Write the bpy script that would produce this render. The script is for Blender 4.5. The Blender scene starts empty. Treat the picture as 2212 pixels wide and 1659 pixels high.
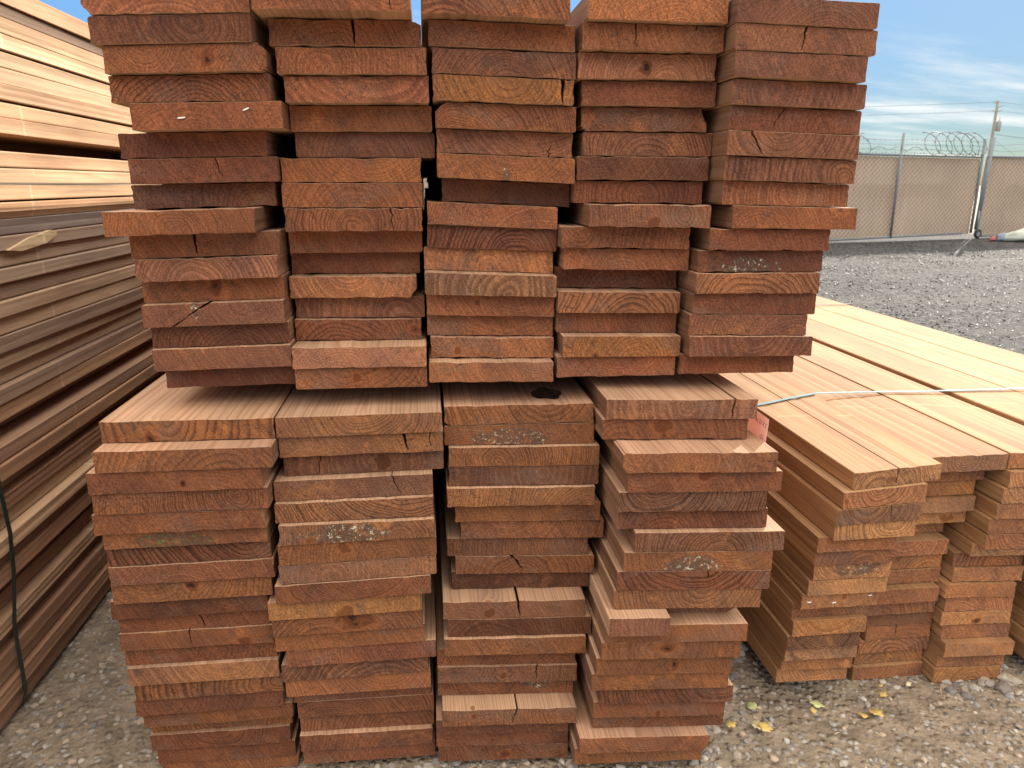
import bpy, bmesh, math, random
from mathutils import Vector, Matrix, noise as mnoise
random.seed(11)
C = bpy.context.scene.collection
H = 1.215                      # camera height above the yard
# measured boards, tenths of a millimetre: x_left, x_right, y_front, z_top at left/right, z_bottom at left/right (z relative to the camera)
DATA = {'U1':[(-4865,-2482,12411,2751,2849,2363,2460),(-4811,-2505,12436,2365,2459,1973,2061),(-4685,-2317,12488,1977,2069,1584,1661),(-4711,-2329,12650,1583,1660,1186,1249),(-4445,-2168,12622,1193,1255,794,850),(-4842,-2531,13088,785,839,386,437),(-4732,-2397,13071,389,440,-10,40),(-4828,-2501,13315,-12,38,-417,-361),(-5075,-2727,12623,-423,-366,-822,-763),(-4872,-2454,13074,-817,-756,-1213,-1149),(-4818,-2495,12963,-1211,-1150,-1596,-1537),(-4830,-2470,13255,-1597,-1535,-1983,-1931),(-4826,-2469,13072,-1983,-1930,-2379,-2335),(-4787,-2448,13263,-2378,-2335,-2774,-2734),(-4783,-2425,13170,-2774,-2734,-3172,-3140),(-4706,-2431,13467,-3171,-3140,-3557,-3542)],
'U2':[(-2415,-116,12150,2829,2850,2446,2467),(-2307,25,12704,2447,2468,2050,2081),(-2229,101,12724,2051,2082,1644,1679),(-2149,126,12833,1644,1679,1240,1261),(-2158,169,13182,1241,1261,835,843),(-2122,203,13338,835,843,428,433),(-2381,-32,13271,428,433,17,17),(-2387,-29,13225,17,17,-389,-393),(-2368,-42,13178,-389,-393,-791,-792),(-2397,-59,13612,-791,-792,-1188,-1188),(-2435,-115,13874,-1188,-1188,-1585,-1594),(-2430,-184,13521,-1585,-1594,-1975,-1998),(-2400,-50,13758,-1976,-2000,-2374,-2405),(-2415,-122,13652,-2373,-2404,-2777,-2800),(-2412,-44,13098,-2778,-2801,-3180,-3193),(-2398,-45,13193,-3180,-3193,-3578,-3594)],
'U3':[(35,2345,12388,2893,2854,2496,2458),(132,2490,12741,2494,2455,2111,2055),(175,2527,12787,2110,2054,1708,1646),(179,2502,12807,1709,1646,1301,1244),(219,2566,12915,1299,1243,901,836),(227,2557,13125,901,836,506,420),(229,2591,13050,506,418,104,-1),(307,2591,13479,101,0,-298,-408),(38,2350,13319,-285,-398,-688,-793),(26,2356,13417,-688,-792,-1090,-1192),(-43,2309,13506,-1087,-1189,-1491,-1592),(-40,2322,13150,-1491,-1593,-1897,-1986),(-17,2327,13379,-1898,-1986,-2304,-2381),(-22,2340,13573,-2304,-2381,-2709,-2777),(30,2335,13444,-2711,-2778,-3119,-3176),(-11,2292,13168,-3118,-3174,-3516,-3572)],
'U4':[(2604,4861,12341,2872,2851,2470,2449),(2550,4886,12511,2471,2448,2064,2062),(2538,4863,12726,2064,2062,1653,1657),(2632,4946,12857,1653,1657,1263,1260),(2670,4893,13039,1263,1260,864,859),(2716,5017,13089,864,858,467,459),(2621,4975,13046,467,460,65,52),(2601,4937,13161,65,52,-324,-349),(2784,4950,12723,-326,-351,-714,-751),(2366,4705,13023,-707,-744,-1094,-1140),(2431,4770,13184,-1096,-1142,-1484,-1539),(2349,4724,13652,-1483,-1538,-1876,-1933),(2350,4655,13203,-1876,-1932,-2278,-2331),(2372,4678,13407,-2279,-2331,-2681,-2730),(2434,4676,13101,-2683,-2732,-3091,-3126),(2345,4633,13205,-3089,-3124,-3502,-3516)],
'U5':[(4903,7244,12098,2828,2762,2441,2374),(4921,7291,12138,2439,2373,2042,1990),(4956,7188,12159,2044,1993,1651,1596),(5018,7335,12344,1647,1592,1260,1194),(5051,7370,12471,1260,1193,866,796),(5027,7359,12416,866,796,466,395),(5035,7392,12492,465,394,61,-7),(5099,7403,12652,62,-8,-345,-401),(5285,7574,12590,-351,-405,-751,-787),(4960,7190,12720,-744,-781,-1139,-1165),(4809,7176,12863,-1139,-1165,-1531,-1555),(4780,7125,12789,-1530,-1555,-1910,-1948),(4788,7158,12911,-1911,-1949,-2296,-2350),(4746,7033,12921,-2292,-2347,-2687,-2744),(4758,7155,12869,-2690,-2746,-3090,-3132),(4686,6975,13153,-3088,-3129,-3492,-3517)],
'L1':[(-5634,-2738,12734,-3913,-3938,-4308,-4334),(-5641,-2729,12336,-4308,-4334,-4707,-4724),(-5828,-2951,12397,-4706,-4723,-5116,-5126),(-5818,-2881,12464,-5116,-5126,-5520,-5529),(-5891,-2973,12507,-5520,-5529,-5926,-5936),(-5835,-3005,12663,-5927,-5936,-6285,-6279),(-5886,-3002,12810,-6285,-6279,-6696,-6675),(-5890,-2969,12797,-6696,-6675,-7092,-7075),(-5915,-3059,12865,-7092,-7075,-7495,-7481),(-6051,-3184,12998,-7496,-7481,-7896,-7884),(-6018,-3230,13170,-7896,-7884,-8285,-8290),(-6058,-3190,13156,-8284,-8290,-8684,-8701),(-6056,-3173,13281,-8684,-8701,-9083,-9098),(-6008,-3153,13199,-9084,-9098,-9496,-9507),(-5970,-3110,13266,-9496,-9507,-9903,-9901),(-6035,-3163,13335,-9903,-9901,-10307,-10300),(-5958,-3013,13433,-10307,-10300,-10655,-10663),(-5964,-3110,13753,-10655,-10663,-11040,-11065),(-6002,-3161,13690,-11040,-11065,-11442,-11499),(-5929,-3101,13758,-11443,-11501,-11824,-11916),(-5901,-3061,13795,-11825,-11917,-12221,-12325)],
'L2':[(-2719,200,12749,-3947,-3943,-4336,-4331),(-2719,214,12847,-4336,-4331,-4745,-4732),(-2685,212,12980,-4745,-4732,-5155,-5132),(-2854,-2,12784,-5157,-5134,-5557,-5547),(-2859,-1,12700,-5557,-5547,-5949,-5954),(-2805,9,12609,-5949,-5954,-6360,-6342),(-2854,32,12658,-6361,-6342,-6781,-6734),(-2878,21,12681,-6781,-6734,-7192,-7137),(-2978,-94,12675,-7193,-7139,-7589,-7539),(-3158,-298,12776,-7592,-7543,-7988,-7954),(-3130,-278,12844,-7988,-7954,-8383,-8363),(-3131,-242,12961,-8383,-8363,-8782,-8763),(-2949,-32,13002,-8781,-8762,-9185,-9164),(-3091,-200,13113,-9186,-9165,-9584,-9571),(-3055,-164,13160,-9583,-9570,-9977,-9985),(-3003,-152,13474,-9977,-9985,-10355,-10389),(-2931,-116,13485,-10356,-10389,-10748,-10800),(-2916,-122,13561,-10749,-10799,-11145,-11209),(-2934,-158,13449,-11145,-11208,-11557,-11618),(-2914,-120,13546,-11558,-11619,-11966,-12009)],
'L3':[(241,3072,13137,-3959,-3989,-4353,-4384),(233,3094,13155,-4353,-4383,-4738,-4810),(307,3190,13051,-4740,-4812,-5131,-5224),(292,3197,13085,-5130,-5225,-5535,-5630),(251,3119,13009,-5534,-5628,-5938,-6039),(402,3279,13191,-5943,-6044,-6339,-6448),(510,3372,13266,-6343,-6451,-6742,-6866),(232,3085,13326,-6729,-6854,-7127,-7269),(393,3218,13335,-7135,-7276,-7544,-7680),(311,3155,13470,-7540,-7677,-7944,-8075),(120,2988,13004,-7936,-8068,-8335,-8471),(202,3121,13014,-8339,-8477,-8743,-8887),(122,3011,12951,-8739,-8881,-9137,-9294),(-22,2843,13201,-9129,-9285,-9518,-9688),(-21,2886,13168,-9519,-9690,-9924,-10105),(-30,2847,13320,-9924,-10102,-10325,-10504),(51,2840,12870,-10330,-10503,-10740,-10899),(-80,2719,13091,-10732,-10892,-11127,-11290),(-88,2739,13220,-11127,-11291,-11514,-11699),(-60,2751,13244,-11516,-11700,-11915,-12108)],
'L4':[(3155,6030,12524,-3744,-3832,-4142,-4230),(3104,5899,12578,-4138,-4226,-4537,-4637),(3334,6198,11902,-4548,-4647,-4944,-5051),(3458,6363,11988,-4948,-5057,-5354,-5464),(3315,6135,12032,-5348,-5455,-5753,-5868),(3351,6243,12177,-5755,-5872,-6153,-6278),(3651,6559,12035,-6166,-6292,-6566,-6701),(3463,6366,12048,-6557,-6692,-6960,-7110),(3351,6365,12061,-6954,-7110,-7359,-7524),(3319,6229,12095,-7357,-7516,-7765,-7931),(3165,5981,11798,-7756,-7917,-8161,-8319),(3203,6073,12188,-8164,-8324,-8570,-8731),(3148,5998,12238,-8567,-8727,-8970,-9139),(3077,5876,12326,-8966,-9132,-9372,-9538),(3011,5863,12394,-9368,-9537,-9775,-9942),(3220,6030,12479,-9787,-9952,-10185,-10362),(3111,5930,12581,-10178,-10356,-10573,-10766),(3152,5999,12762,-10576,-10771,-10974,-11169),(2824,5614,12496,-10952,-11143,-11354,-11532),(2771,5544,12667,-11350,-11528,-11765,-11918)],
'R1':[(8783,10757,13572,-5851,-5713,-6242,-6104),(8566,10429,13494,-6257,-6127,-6639,-6553),(8482,10363,13495,-6642,-6556,-7020,-6973),(8488,10347,13554,-7020,-6973,-7395,-7376),(8267,10115,13763,-7397,-7378,-7774,-7791),(8316,10110,13883,-7775,-7791,-8165,-8194),(8367,10214,13961,-8166,-8195,-8568,-8587),(8287,10181,13974,-8567,-8587,-8960,-8978),(8214,10091,14065,-8959,-8977,-9357,-9375),(8181,10060,14347,-9357,-9375,-9756,-9760),(8178,9997,14224,-9756,-9760,-10172,-10162),(8108,9914,14268,-10172,-10162,-10562,-10566),(8139,9972,14394,-10562,-10566,-10940,-10974),(8180,9998,14547,-10941,-10975,-11328,-11376),(8139,9963,14659,-11327,-11375,-11720,-11773)],
'R3':[(12880,14629,14227,-5814,-5869,-6207,-6262),(12845,14650,14085,-6208,-6263,-6604,-6660),(12773,14613,14103,-6603,-6658,-7002,-7057),(12712,14552,14129,-7000,-7055,-7398,-7453),(12630,14368,14185,-7392,-7447,-7789,-7844),(12645,14485,14190,-7792,-7848,-8174,-8229),(12634,14474,14567,-8174,-8229,-8563,-8618),(12422,14262,14809,-8557,-8612,-8940,-9009),(12438,14303,14757,-8941,-9011,-9329,-9416),(12251,14119,14685,-9319,-9408,-9719,-9801),(12355,14185,14747,-9724,-9804,-10130,-10196),(12308,14193,14750,-10127,-10196,-10523,-10587),(12424,14276,14790,-10528,-10589,-10927,-10988),(12419,14298,14591,-10926,-10989,-11319,-11390),(12407,14250,14753,-11318,-11389,-11717,-11779),(12337,14181,14716,-11713,-11777,-12135,-12164)],
'R2':[(11120,12835,14231,-5830,-5830,-6228,-6228),(10841,12681,14621,-6228,-6228,-6626,-6626),(10738,12578,14734,-6626,-6626,-7024,-7024),(10836,12597,14646,-7024,-7024,-7422,-7422),(10803,12620,14896,-7422,-7422,-7820,-7820),(10518,12358,15230,-7820,-7820,-8218,-8218),(10435,12275,14857,-8218,-8218,-8616,-8616),(10395,12235,14954,-8616,-8616,-9014,-9014),(10425,12241,14937,-9014,-9014,-9412,-9412),(10285,12125,14732,-9412,-9412,-9810,-9810),(10373,12213,14889,-9810,-9810,-10208,-10208),(10540,12298,15015,-10208,-10208,-10606,-10606),(10589,12325,15040,-10606,-10606,-11004,-11004),(10469,12371,15078,-11004,-11004,-11402,-11402),(10486,12325,15198,-11402,-11402,-11800,-11800),(10417,12327,15104,-11800,-11800,-12198,-12198)],
}

# ---------------------------------------------------------------- node helper
class G:
    def __init__(s, name):
        m = bpy.data.materials.new(name); m.use_nodes = True
        s.m = m; s.t = m.node_tree; s.t.nodes.clear()
        s.out = s.t.nodes.new('ShaderNodeOutputMaterial')
        s.b = s.t.nodes.new('ShaderNodeBsdfPrincipled')
        s.t.links.new(s.b.outputs[0], s.out.inputs[0])
    def put(s, sock, v):
        if v is None: return
        if hasattr(v, 'is_output') or isinstance(v, bpy.types.NodeSocket): s.t.links.new(v, sock)
        else: sock.default_value = v
    def math(s, op, a, b=None, c=None, clamp=False):
        n = s.t.nodes.new('ShaderNodeMath'); n.operation = op; n.use_clamp = clamp
        for i, v in enumerate((a, b, c)): s.put(n.inputs[i], v)
        return n.outputs[0]
    def vec(s, op, a, b=None, out=0):
        n = s.t.nodes.new('ShaderNodeVectorMath'); n.operation = op
        s.put(n.inputs[0], a)
        if op == 'SCALE': s.put(n.inputs[3], b)
        else: s.put(n.inputs[1], b)
        return n.outputs[out]
    def xyz(s, x, y, z):
        n = s.t.nodes.new('ShaderNodeCombineXYZ')
        for i, v in enumerate((x, y, z)): s.put(n.inputs[i], v)
        return n.outputs[0]
    def sep(s, v):
        n = s.t.nodes.new('ShaderNodeSeparateXYZ'); s.put(n.inputs[0], v); return n.outputs
    def noise(s, v, scale, detail=2.0, rough=.5, col=False):
        n = s.t.nodes.new('ShaderNodeTexNoise'); s.put(n.inputs['Vector'], v)
        n.inputs['Scale'].default_value = scale; n.inputs['Detail'].default_value = detail
        n.inputs['Roughness'].default_value = rough
        return n.outputs['Color'] if col else n.outputs['Fac']
    def voro(s, v, scale, feature='F1', out='Distance', rnd=1.0):
        n = s.t.nodes.new('ShaderNodeTexVoronoi'); n.feature = feature
        s.put(n.inputs['Vector'], v); n.inputs['Scale'].default_value = scale
        n.inputs['Randomness'].default_value = rnd
        return n.outputs[out]
    def step(s, v, a, b, lo=0.0, hi=1.0):
        n = s.t.nodes.new('ShaderNodeMapRange'); n.interpolation_type = 'SMOOTHSTEP'
        s.put(n.inputs[0], v); s.put(n.inputs[1], a); s.put(n.inputs[2], b)
        n.inputs[3].default_value = lo; n.inputs[4].default_value = hi
        return n.outputs[0]
    def mix(s, f, a, b, mode='MIX'):
        n = s.t.nodes.new('ShaderNodeMix'); n.data_type = 'RGBA'; n.blend_type = mode; n.clamp_factor = True
        s.put(n.inputs[0], f)
        for k, v in ((6, a), (7, b)):
            if isinstance(v, (tuple, list)): v = tuple(v) + ((1.0,) if len(v) == 3 else ())
            s.put(n.inputs[k], v)
        return n.outputs[2]
    def attr(s, name, obj=True):
        n = s.t.nodes.new('ShaderNodeAttribute'); n.attribute_name = name
        n.attribute_type = 'OBJECT' if obj else 'GEOMETRY'
        return n
    def coord(s, k='Object'):
        n = s.t.nodes.new('ShaderNodeTexCoord'); return n.outputs[k]
    def bump(s, h, dist, strength=1.0):
        n = s.t.nodes.new('ShaderNodeBump'); n.inputs['Distance'].default_value = dist
        n.inputs['Strength'].default_value = strength
        s.put(n.inputs['Height'], h); s.t.links.new(n.outputs[0], s.b.inputs['Normal'])
    def done(s, col=None, rough=.7, spec=.3, metal=0.0):
        if isinstance(col, (tuple, list)): col = tuple(col) + ((1.0,) if len(col) == 3 else ())
        s.put(s.b.inputs['Base Color'], col); s.put(s.b.inputs['Roughness'], rough)
        s.b.inputs['Specular IOR Level'].default_value = spec; s.b.inputs['Metallic'].default_value = metal
        return s.m

def wood(name, end):
    """Solid wood: growth rings round a pith that runs along the board, so one pattern gives the end grain and the grain of the faces."""
    g = G(name)
    P = g.coord(); px, py, pz = g.sep(P)
    gr = g.sep(g.attr('grain').outputs['Vector'])      # pith x, pith z, seed
    rn = g.sep(g.attr('rings').outputs['Vector'])      # rings per metre, contrast, patch amount
    kn = g.sep(g.attr('knot').outputs['Vector'])       # knot: across, along/up, size
    li = g.sep(g.attr('lichen').outputs['Vector'])     # bark / lichen: centre, half width, amount
    base = g.attr('end_tone' if end else 'side_tone').outputs['Color']
    seed = g.vec('ADD', P, g.xyz(gr[2], g.math('MULTIPLY', gr[2], .37), g.math('MULTIPLY', gr[2], 1.7)))
    low = g.vec('MULTIPLY', seed, (1.0, .16 if end else .11, 1.0))
    w1 = g.sep(g.vec('SUBTRACT', g.noise(low, 7.0, 2.0, .5, True), (.5, .5, .5)))
    w2 = g.sep(g.vec('SUBTRACT', g.noise(g.vec('MULTIPLY', seed, (1, .3 if end else .09, 1)), 55.0, 2.0, .6, True), (.5, .5, .5)))
    xr = g.math('ADD', g.math('SUBTRACT', px, gr[0]), g.math('ADD', g.math('MULTIPLY', w1[0], .045), g.math('MULTIPLY', w2[0], .006)))
    zr = g.math('ADD', g.math('SUBTRACT', pz, gr[1]), g.math('ADD', g.math('MULTIPLY', w1[2], .045), g.math('MULTIPLY', w2[2], .006)))
    zr = g.math('ADD', zr, g.math('MULTIPLY', py, g.math('MULTIPLY', g.math('SINE', g.math('MULTIPLY', gr[2], 3.0)), .014)))
    r = g.math('SQRT', g.math('ADD', g.math('MULTIPLY', xr, xr), g.math('MULTIPLY', zr, zr)))
    # grain flows round the knot
    kc = pz if end else py
    kd = g.math('SQRT', g.math('ADD', g.math('POWER', g.math('MULTIPLY', g.math('SUBTRACT', px, kn[0]), g.math('ADD', .55, g.math('FRACT', g.math('MULTIPLY', gr[2], 1.37)))), 2.0), g.math('POWER', g.math('SUBTRACT', kc, kn[1]), 2.0)))
    kq = g.math('ADD', g.math('DIVIDE', kd, g.math('MAXIMUM', kn[2], .0004)), g.math('MULTIPLY', g.math('ADD', w2[0], w2[2]), 1.7))
    kexp = g.math('EXPONENT', g.math('MULTIPLY', g.math('MULTIPLY', kq, kq), -.35))
    r = g.math('ADD', r, g.math('MULTIPLY', kexp, g.math('MULTIPLY', kn[2], .9)))
    v = g.math('MULTIPLY', r, rn[0])
    n1 = g.t.nodes.new('ShaderNodeTexNoise'); n1.noise_dimensions = '1D'
    g.put(n1.inputs['W'], g.math('ADD', g.math('MULTIPLY', v, .35), gr[2])); n1.inputs['Scale'].default_value = 1.0
    v = g.math('ADD', v, g.math('MULTIPLY', n1.outputs['Fac'], 2.2))
    f = g.math('FRACT', v)
    late = g.math('MULTIPLY', g.step(f, .35, .86), g.step(f, .99, .9))
    patch = g.noise(g.vec('MULTIPLY', seed, (1, .25 if end else .08, 1)), 13.0, 2.0)
    late = g.math('MULTIPLY', late, g.step(patch, .25, .5, .6, 1.0))
    big = g.noise(g.vec('MULTIPLY', seed, (1, .2, 1)), 9.0, 3.0, .6)
    fine = g.noise(seed, 420.0, 3.0, .7)
    if not end:
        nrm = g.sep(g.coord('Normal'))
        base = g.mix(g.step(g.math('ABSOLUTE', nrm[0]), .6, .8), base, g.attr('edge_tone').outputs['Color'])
    if end:
        col = g.mix(1.0, base, g.mix(g.step(big, .25, .75), (.74, .75, .84), (1.22, 1.17, 1.02)), 'MULTIPLY')
        dark = g.mix(1.0, col, (.34, .31, .31), 'MULTIPLY'); lite = g.mix(1.0, col, (1.75, 1.85, 1.95), 'MULTIPLY')
        col = g.mix(g.math('MULTIPLY', late, g.math('MAXIMUM', rn[1], 0.0)), col, dark)
        col = g.mix(g.math('MULTIPLY', late, g.math('MAXIMUM', g.math('MULTIPLY', rn[1], -1.0), 0.0)), col, lite)
        p2 = g.noise(g.vec('ADD', seed, (3.1, 1.7, 9.2)), 21.0, 3.0, .6)
        col = g.mix(g.math('MULTIPLY', g.step(p2, .57, .72), g.math('MULTIPLY', rn[2], .65)), col, g.mix(1.0, base, (1.75, 1.7, 1.25), 'MULTIPLY'))
        p3 = g.noise(g.vec('ADD', seed, (7.3, 2.2, 1.4)), 17.0, 4.0, .65)
        col = g.mix(g.math('MULTIPLY', g.step(p3, .58, .72), g.math('ADD', .12, g.math('MULTIPLY', rn[2], .55))), col, (.07, .042, .034))
        wt = g.noise(g.vec('ADD', g.vec('MULTIPLY', seed, (.55, .2, 1)), (5.1, .4, 2.7)), 15.0, 4.0, .6)
        col = g.mix(g.step(wt, .5, .72, 0, .45), col, (.17, .105, .075))
        # fibres torn by the saw: slanting scratches and pale flecks
        sw = g.noise(g.vec('MULTIPLY', g.xyz(g.math('ADD', px, g.math('MULTIPLY', pz, .55)), gr[2], pz), (240, 1, 26)), 1.0, 3.0, .65)
        col = g.mix(1.0, col, g.mix(g.step(sw, .2, .8), (.76, .75, .76), (1.26, 1.25, 1.23)), 'MULTIPLY')
        col = g.mix(1.0, col, g.mix(g.step(fine, .25, .78), (.58, .57, .58), (1.46, 1.42, 1.36)), 'MULTIPLY')
        fl = g.step(g.noise(seed, 620.0, 1.0), .7, .78)
        col = g.mix(g.math('MULTIPLY', fl, g.step(big, .4, .6, .15, .7)), col, (.42, .24, .11))
        # radial drying checks
        ang = g.math('ARCTAN2', zr, xr)
        ck = g.noise(g.xyz(g.math('MULTIPLY', ang, 9.0), g.math('MULTIPLY', r, 9.0), gr[2]), 1.6, 3.0, .7)
        chk = g.math('MULTIPLY', g.step(g.math('ABSOLUTE', g.math('SUBTRACT', ck, .5)), .016, .004), g.step(p2, .4, .58))
        col = g.mix(g.math('MULTIPLY', chk, .75), col, (.035, .018, .012))
        kcol = g.mix(1.0, base, (.3, .28, .3), 'MULTIPLY')
    else:
        col = g.mix(1.0, base, g.mix(g.step(big, .25, .75), (.78, .77, .78), (1.2, 1.18, 1.16)), 'MULTIPLY')
        dk = g.mix(1.0, col, (.6, .5, .4), 'MULTIPLY')
        col = g.mix(g.math('MULTIPLY', late, g.attr('grain_depth').outputs['Fac']), col, dk)
        fib = g.noise(g.vec('MULTIPLY', seed, (260, 5, 260)), 1.0, 3.0, .6)
        col = g.mix(1.0, col, g.mix(fib, (.74, .72, .7), (1.22, 1.22, 1.22)), 'MULTIPLY')
        st = g.noise(g.vec('MULTIPLY', g.vec('ADD', seed, (1.3, .2, 5.1)), (34, 1.1, 34)), 1.0, 5.0, .65)
        col = g.mix(g.math('MULTIPLY', g.step(st, .5, .8), .5), col, g.mix(1.0, base, (1.3, 1.36, 1.42), 'MULTIPLY'))
        st2 = g.noise(g.vec('MULTIPLY', g.vec('ADD', seed, (4.3, 7.2, .1)), (22, 1.4, 22)), 1.0, 6.0, .7)
        col = g.mix(g.math('MULTIPLY', g.step(st2, .55, .82), g.math('ADD', .5, g.math('MULTIPLY', rn[2], .4))), col, g.mix(1.0, base, (.66, .5, .4), 'MULTIPLY'))
        mk = g.math('ABSOLUTE', g.math('SUBTRACT', g.math('FRACT', g.math('ADD', g.math('MULTIPLY', g.math('ADD', py, g.math('MULTIPLY', px, .3)), 1.35), g.math('MULTIPLY', gr[2], .0))), .5))
        mk = g.math('MULTIPLY', g.step(mk, .011, .004), g.step(big, .44, .56))
        col = g.mix(g.math('MULTIPLY', mk, .6), col, g.mix(1.0, base, (1.4, 1.5, 1.6), 'MULTIPLY'))
        # planer marks across the grain and a few dark specks
        sp = g.step(g.noise(g.vec('MULTIPLY', seed, (1, .35, 1)), 240.0, 1.0), .74, .8)
        col = g.mix(g.math('MULTIPLY', sp, .5), col, (.12, .07, .04))
        kcol = (.06, .03, .02)
    km = g.step(kq, 1.1, .8)
    ring = g.math('FRACT', g.math('MULTIPLY', kq, 4.0))
    kk = g.mix(g.math('MULTIPLY', ring, .8), g.mix(1.0, base, (.85, .66, .5), 'MULTIPLY'), kcol)
    kk = g.mix(g.math('MULTIPLY', g.step(kq, .45, .15), g.step(g.math('FRACT', g.math('MULTIPLY', gr[2], 2.9)), .35, .6)), kk, g.mix(1.0, base, (.16, .15, .17), 'MULTIPLY'))
    halo = g.step(kq, 1.9, .9)
    col = g.mix(g.math('MULTIPLY', halo, .35), col, g.mix(1.0, base, (1.45, 1.2, .85), 'MULTIPLY'))
    col = g.mix(km, col, kk)
    # bark pocket and lichen
    ex = g.math('DIVIDE', g.math('SUBTRACT', px, li[0]), li[1])
    ez = g.math('DIVIDE', g.math('SUBTRACT', pz, g.math('MULTIPLY', g.math('SINE', gr[2]), .014)), .021)
    big2 = g.noise(g.vec('MULTIPLY', seed, (1, .2, 1)), 34.0, 4.0, .65)
    lm = g.math('SUBTRACT', 1.0, g.math('ADD', g.math('MULTIPLY', ex, ex), g.math('MULTIPLY', ez, ez)))
    lm = g.step(g.math('ADD', lm, g.math('MULTIPLY', g.math('SUBTRACT', big2, .5), 2.6)), .05, .4)
    lm = g.math('MULTIPLY', lm, g.math('MINIMUM', li[2], 1.0))
    ln = g.noise(g.vec('ADD', seed, (2.2, 5.5, .3)), 48.0, 4.0, .7)
    col = g.mix(g.math('MULTIPLY', lm, g.step(ln, .36, .52, 0, .62)), col, (.075, .05, .036))
    l2 = g.noise(g.vec('ADD', seed, (8.2, 1.5, 3.3)), 130.0, 5.0, .8)
    lcol = g.mix(g.step(li[2], 1.2, 1.9), (.62, .59, .4), (.11, .2, .05))
    col = g.mix(g.math('MULTIPLY', lm, g.step(l2, .55, .66, 0, .95)), col, lcol)
    h = g.math('ADD', g.math('MULTIPLY', fine, .8 if end else .2), g.math('MULTIPLY', late, .45 if end else .2))
    g.bump(h, .0011 if end else .0005, .8)
    return g.done(col, .8, .18 if end else .25)

M_END = wood('end grain', True)
M_SIDE = wood('long grain', False)

def plain(name, col, rough=.6, spec=.3, metal=0.0, var=.25, scale=30, bump=0.0):
    g = G(name)
    n = g.noise(g.coord(), scale, 4.0, .6)
    c = g.mix(1.0, tuple(col), g.mix(n, (1-var,)*3, (1+var,)*3), 'MULTIPLY')
    if bump: g.bump(n, bump)
    return g.done(c, rough, spec, metal)

def ground_mat():
    g = G('yard ground'); P = g.coord(); x, y, z = g.sep(P)
    a = g.noise(P, 2.2, 4.0, .6); b = g.noise(P, 16.0, 5.0, .65); c = g.noise(P, 90.0, 4.0, .7)
    v = g.voro(P, 55.0, out='Color'); vd = g.voro(P, 55.0)
    vs = g.sep(v)
    dirt = g.mix(g.step(b, .3, .7), (.18, .138, .097), (.345, .27, .192))
    dirt = g.mix(1.0, dirt, g.mix(c, (.62, .62, .63), (1.38, 1.37, 1.35)), 'MULTIPLY')
    dirt = g.mix(g.math('MULTIPLY', g.step(vs[0], .62, .7), g.step(vd, .5, .3)), dirt, g.mix(vs[1], (.25, .22, .19), (.45, .41, .36)))
    dirt = g.mix(g.math('MULTIPLY', g.step(a, .55, .68), .5), dirt, (.4, .325, .235))
    grit = g.mix(g.step(b, .3, .72), (.012, .0125, .0135), (.055, .053, .05))
    grit = g.mix(1.0, grit, g.mix(c, (.5, .5, .52), (1.5, 1.5, 1.48)), 'MULTIPLY')
    v2 = g.sep(g.voro(P, 38.0, out='Color'))
    grit = g.mix(g.step(v2[0], .86, .9), grit, (.13, .122, .11))
    mid = g.noise(g.vec('MULTIPLY', P, (3.2, 6.5, 1)), 1.0, 5.0, .7)
    grit = g.mix(1.0, grit, g.mix(g.step(mid, .3, .7), (.45, .45, .46), (1.5, 1.46, 1.4)), 'MULTIPLY')
    f = g.step(g.math('ADD', y, g.math('MULTIPLY', a, 1.6)), 2.9, 4.1)
    # worn tan tracks in the dark gravel
    tr = g.noise(g.vec('MULTIPLY', P, (.18, .75, 1)), 1.0, 4.0, .6)
    grit = g.mix(g.math('MULTIPLY', g.step(tr, .5, .66), .6), grit, (.085, .074, .062))
    beyond = g.step(y, 17.2, 18.5)
    grit = g.mix(beyond, grit, (.34, .29, .22))
    col = g.mix(f, dirt, grit)
    h = g.math('ADD', g.math('MULTIPLY', b, 1.0), g.math('ADD', g.math('MULTIPLY', c, .5), g.math('MULTIPLY', g.step(vd, .6, .1), .5)))
    g.bump(h, .014, 1.0)
    return g.done(col, .85, .25)

# ---------------------------------------------------------------- object helpers
def tag(o, label=None, cat=None, group=None, kind=None):
    if label: o['label'] = label
    if cat: o['category'] = cat
    if group: o['group'] = group
    if kind: o['kind'] = kind
    return o
def obj(name, bm, mats, parent=None, loc=(0, 0, 0)):
    me = bpy.data.meshes.new(name); bm.to_mesh(me); bm.free()
    for m in (mats if isinstance(mats, (list, tuple)) else [mats]): me.materials.append(m)
    o = bpy.data.objects.new(name, me); C.objects.link(o); o.location = loc
    if parent: o.parent = parent
    return o
def empty(name, loc=(0, 0, 0)):
    o = bpy.data.objects.new(name, None); C.objects.link(o); o.location = loc; o.empty_display_size = .1
    return o
def tube(bm, pts, rad, n=6, closed=False, mat=0):
    pts = [Vector(p) for p in pts]; rings = []
    N = len(pts); up = Vector((0, 0, 1)); prev = None
    for i, p in enumerate(pts):
        a = pts[i-1] if (i > 0 or closed) else p
        b = pts[(i+1) % N] if (i < N-1 or closed) else p
        d = (b - a).normalized()
        if prev is None:
            s = d.cross(up if abs(d.z) < .9 else Vector((1, 0, 0))).normalized()
        else:
            s = (prev - d*prev.dot(d)).normalized()
        prev = s; t = d.cross(s)
        r = rad[i] if isinstance(rad, (list, tuple)) else rad
        rings.append([bm.verts.new(p + s*r*math.cos(2*math.pi*k/n) + t*r*math.sin(2*math.pi*k/n)) for k in range(n)])
    rng = range(N) if closed else range(N-1)
    for i in rng:
        A, B = rings[i], rings[(i+1) % N]
        for k in range(n):
            fc = bm.faces.new((A[k], A[(k+1) % n], B[(k+1) % n], B[k])); fc.smooth = True; fc.material_index = mat
    if not closed:
        bm.faces.new(rings[0][::-1]).material_index = mat; bm.faces.new(rings[-1]).material_index = mat
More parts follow.
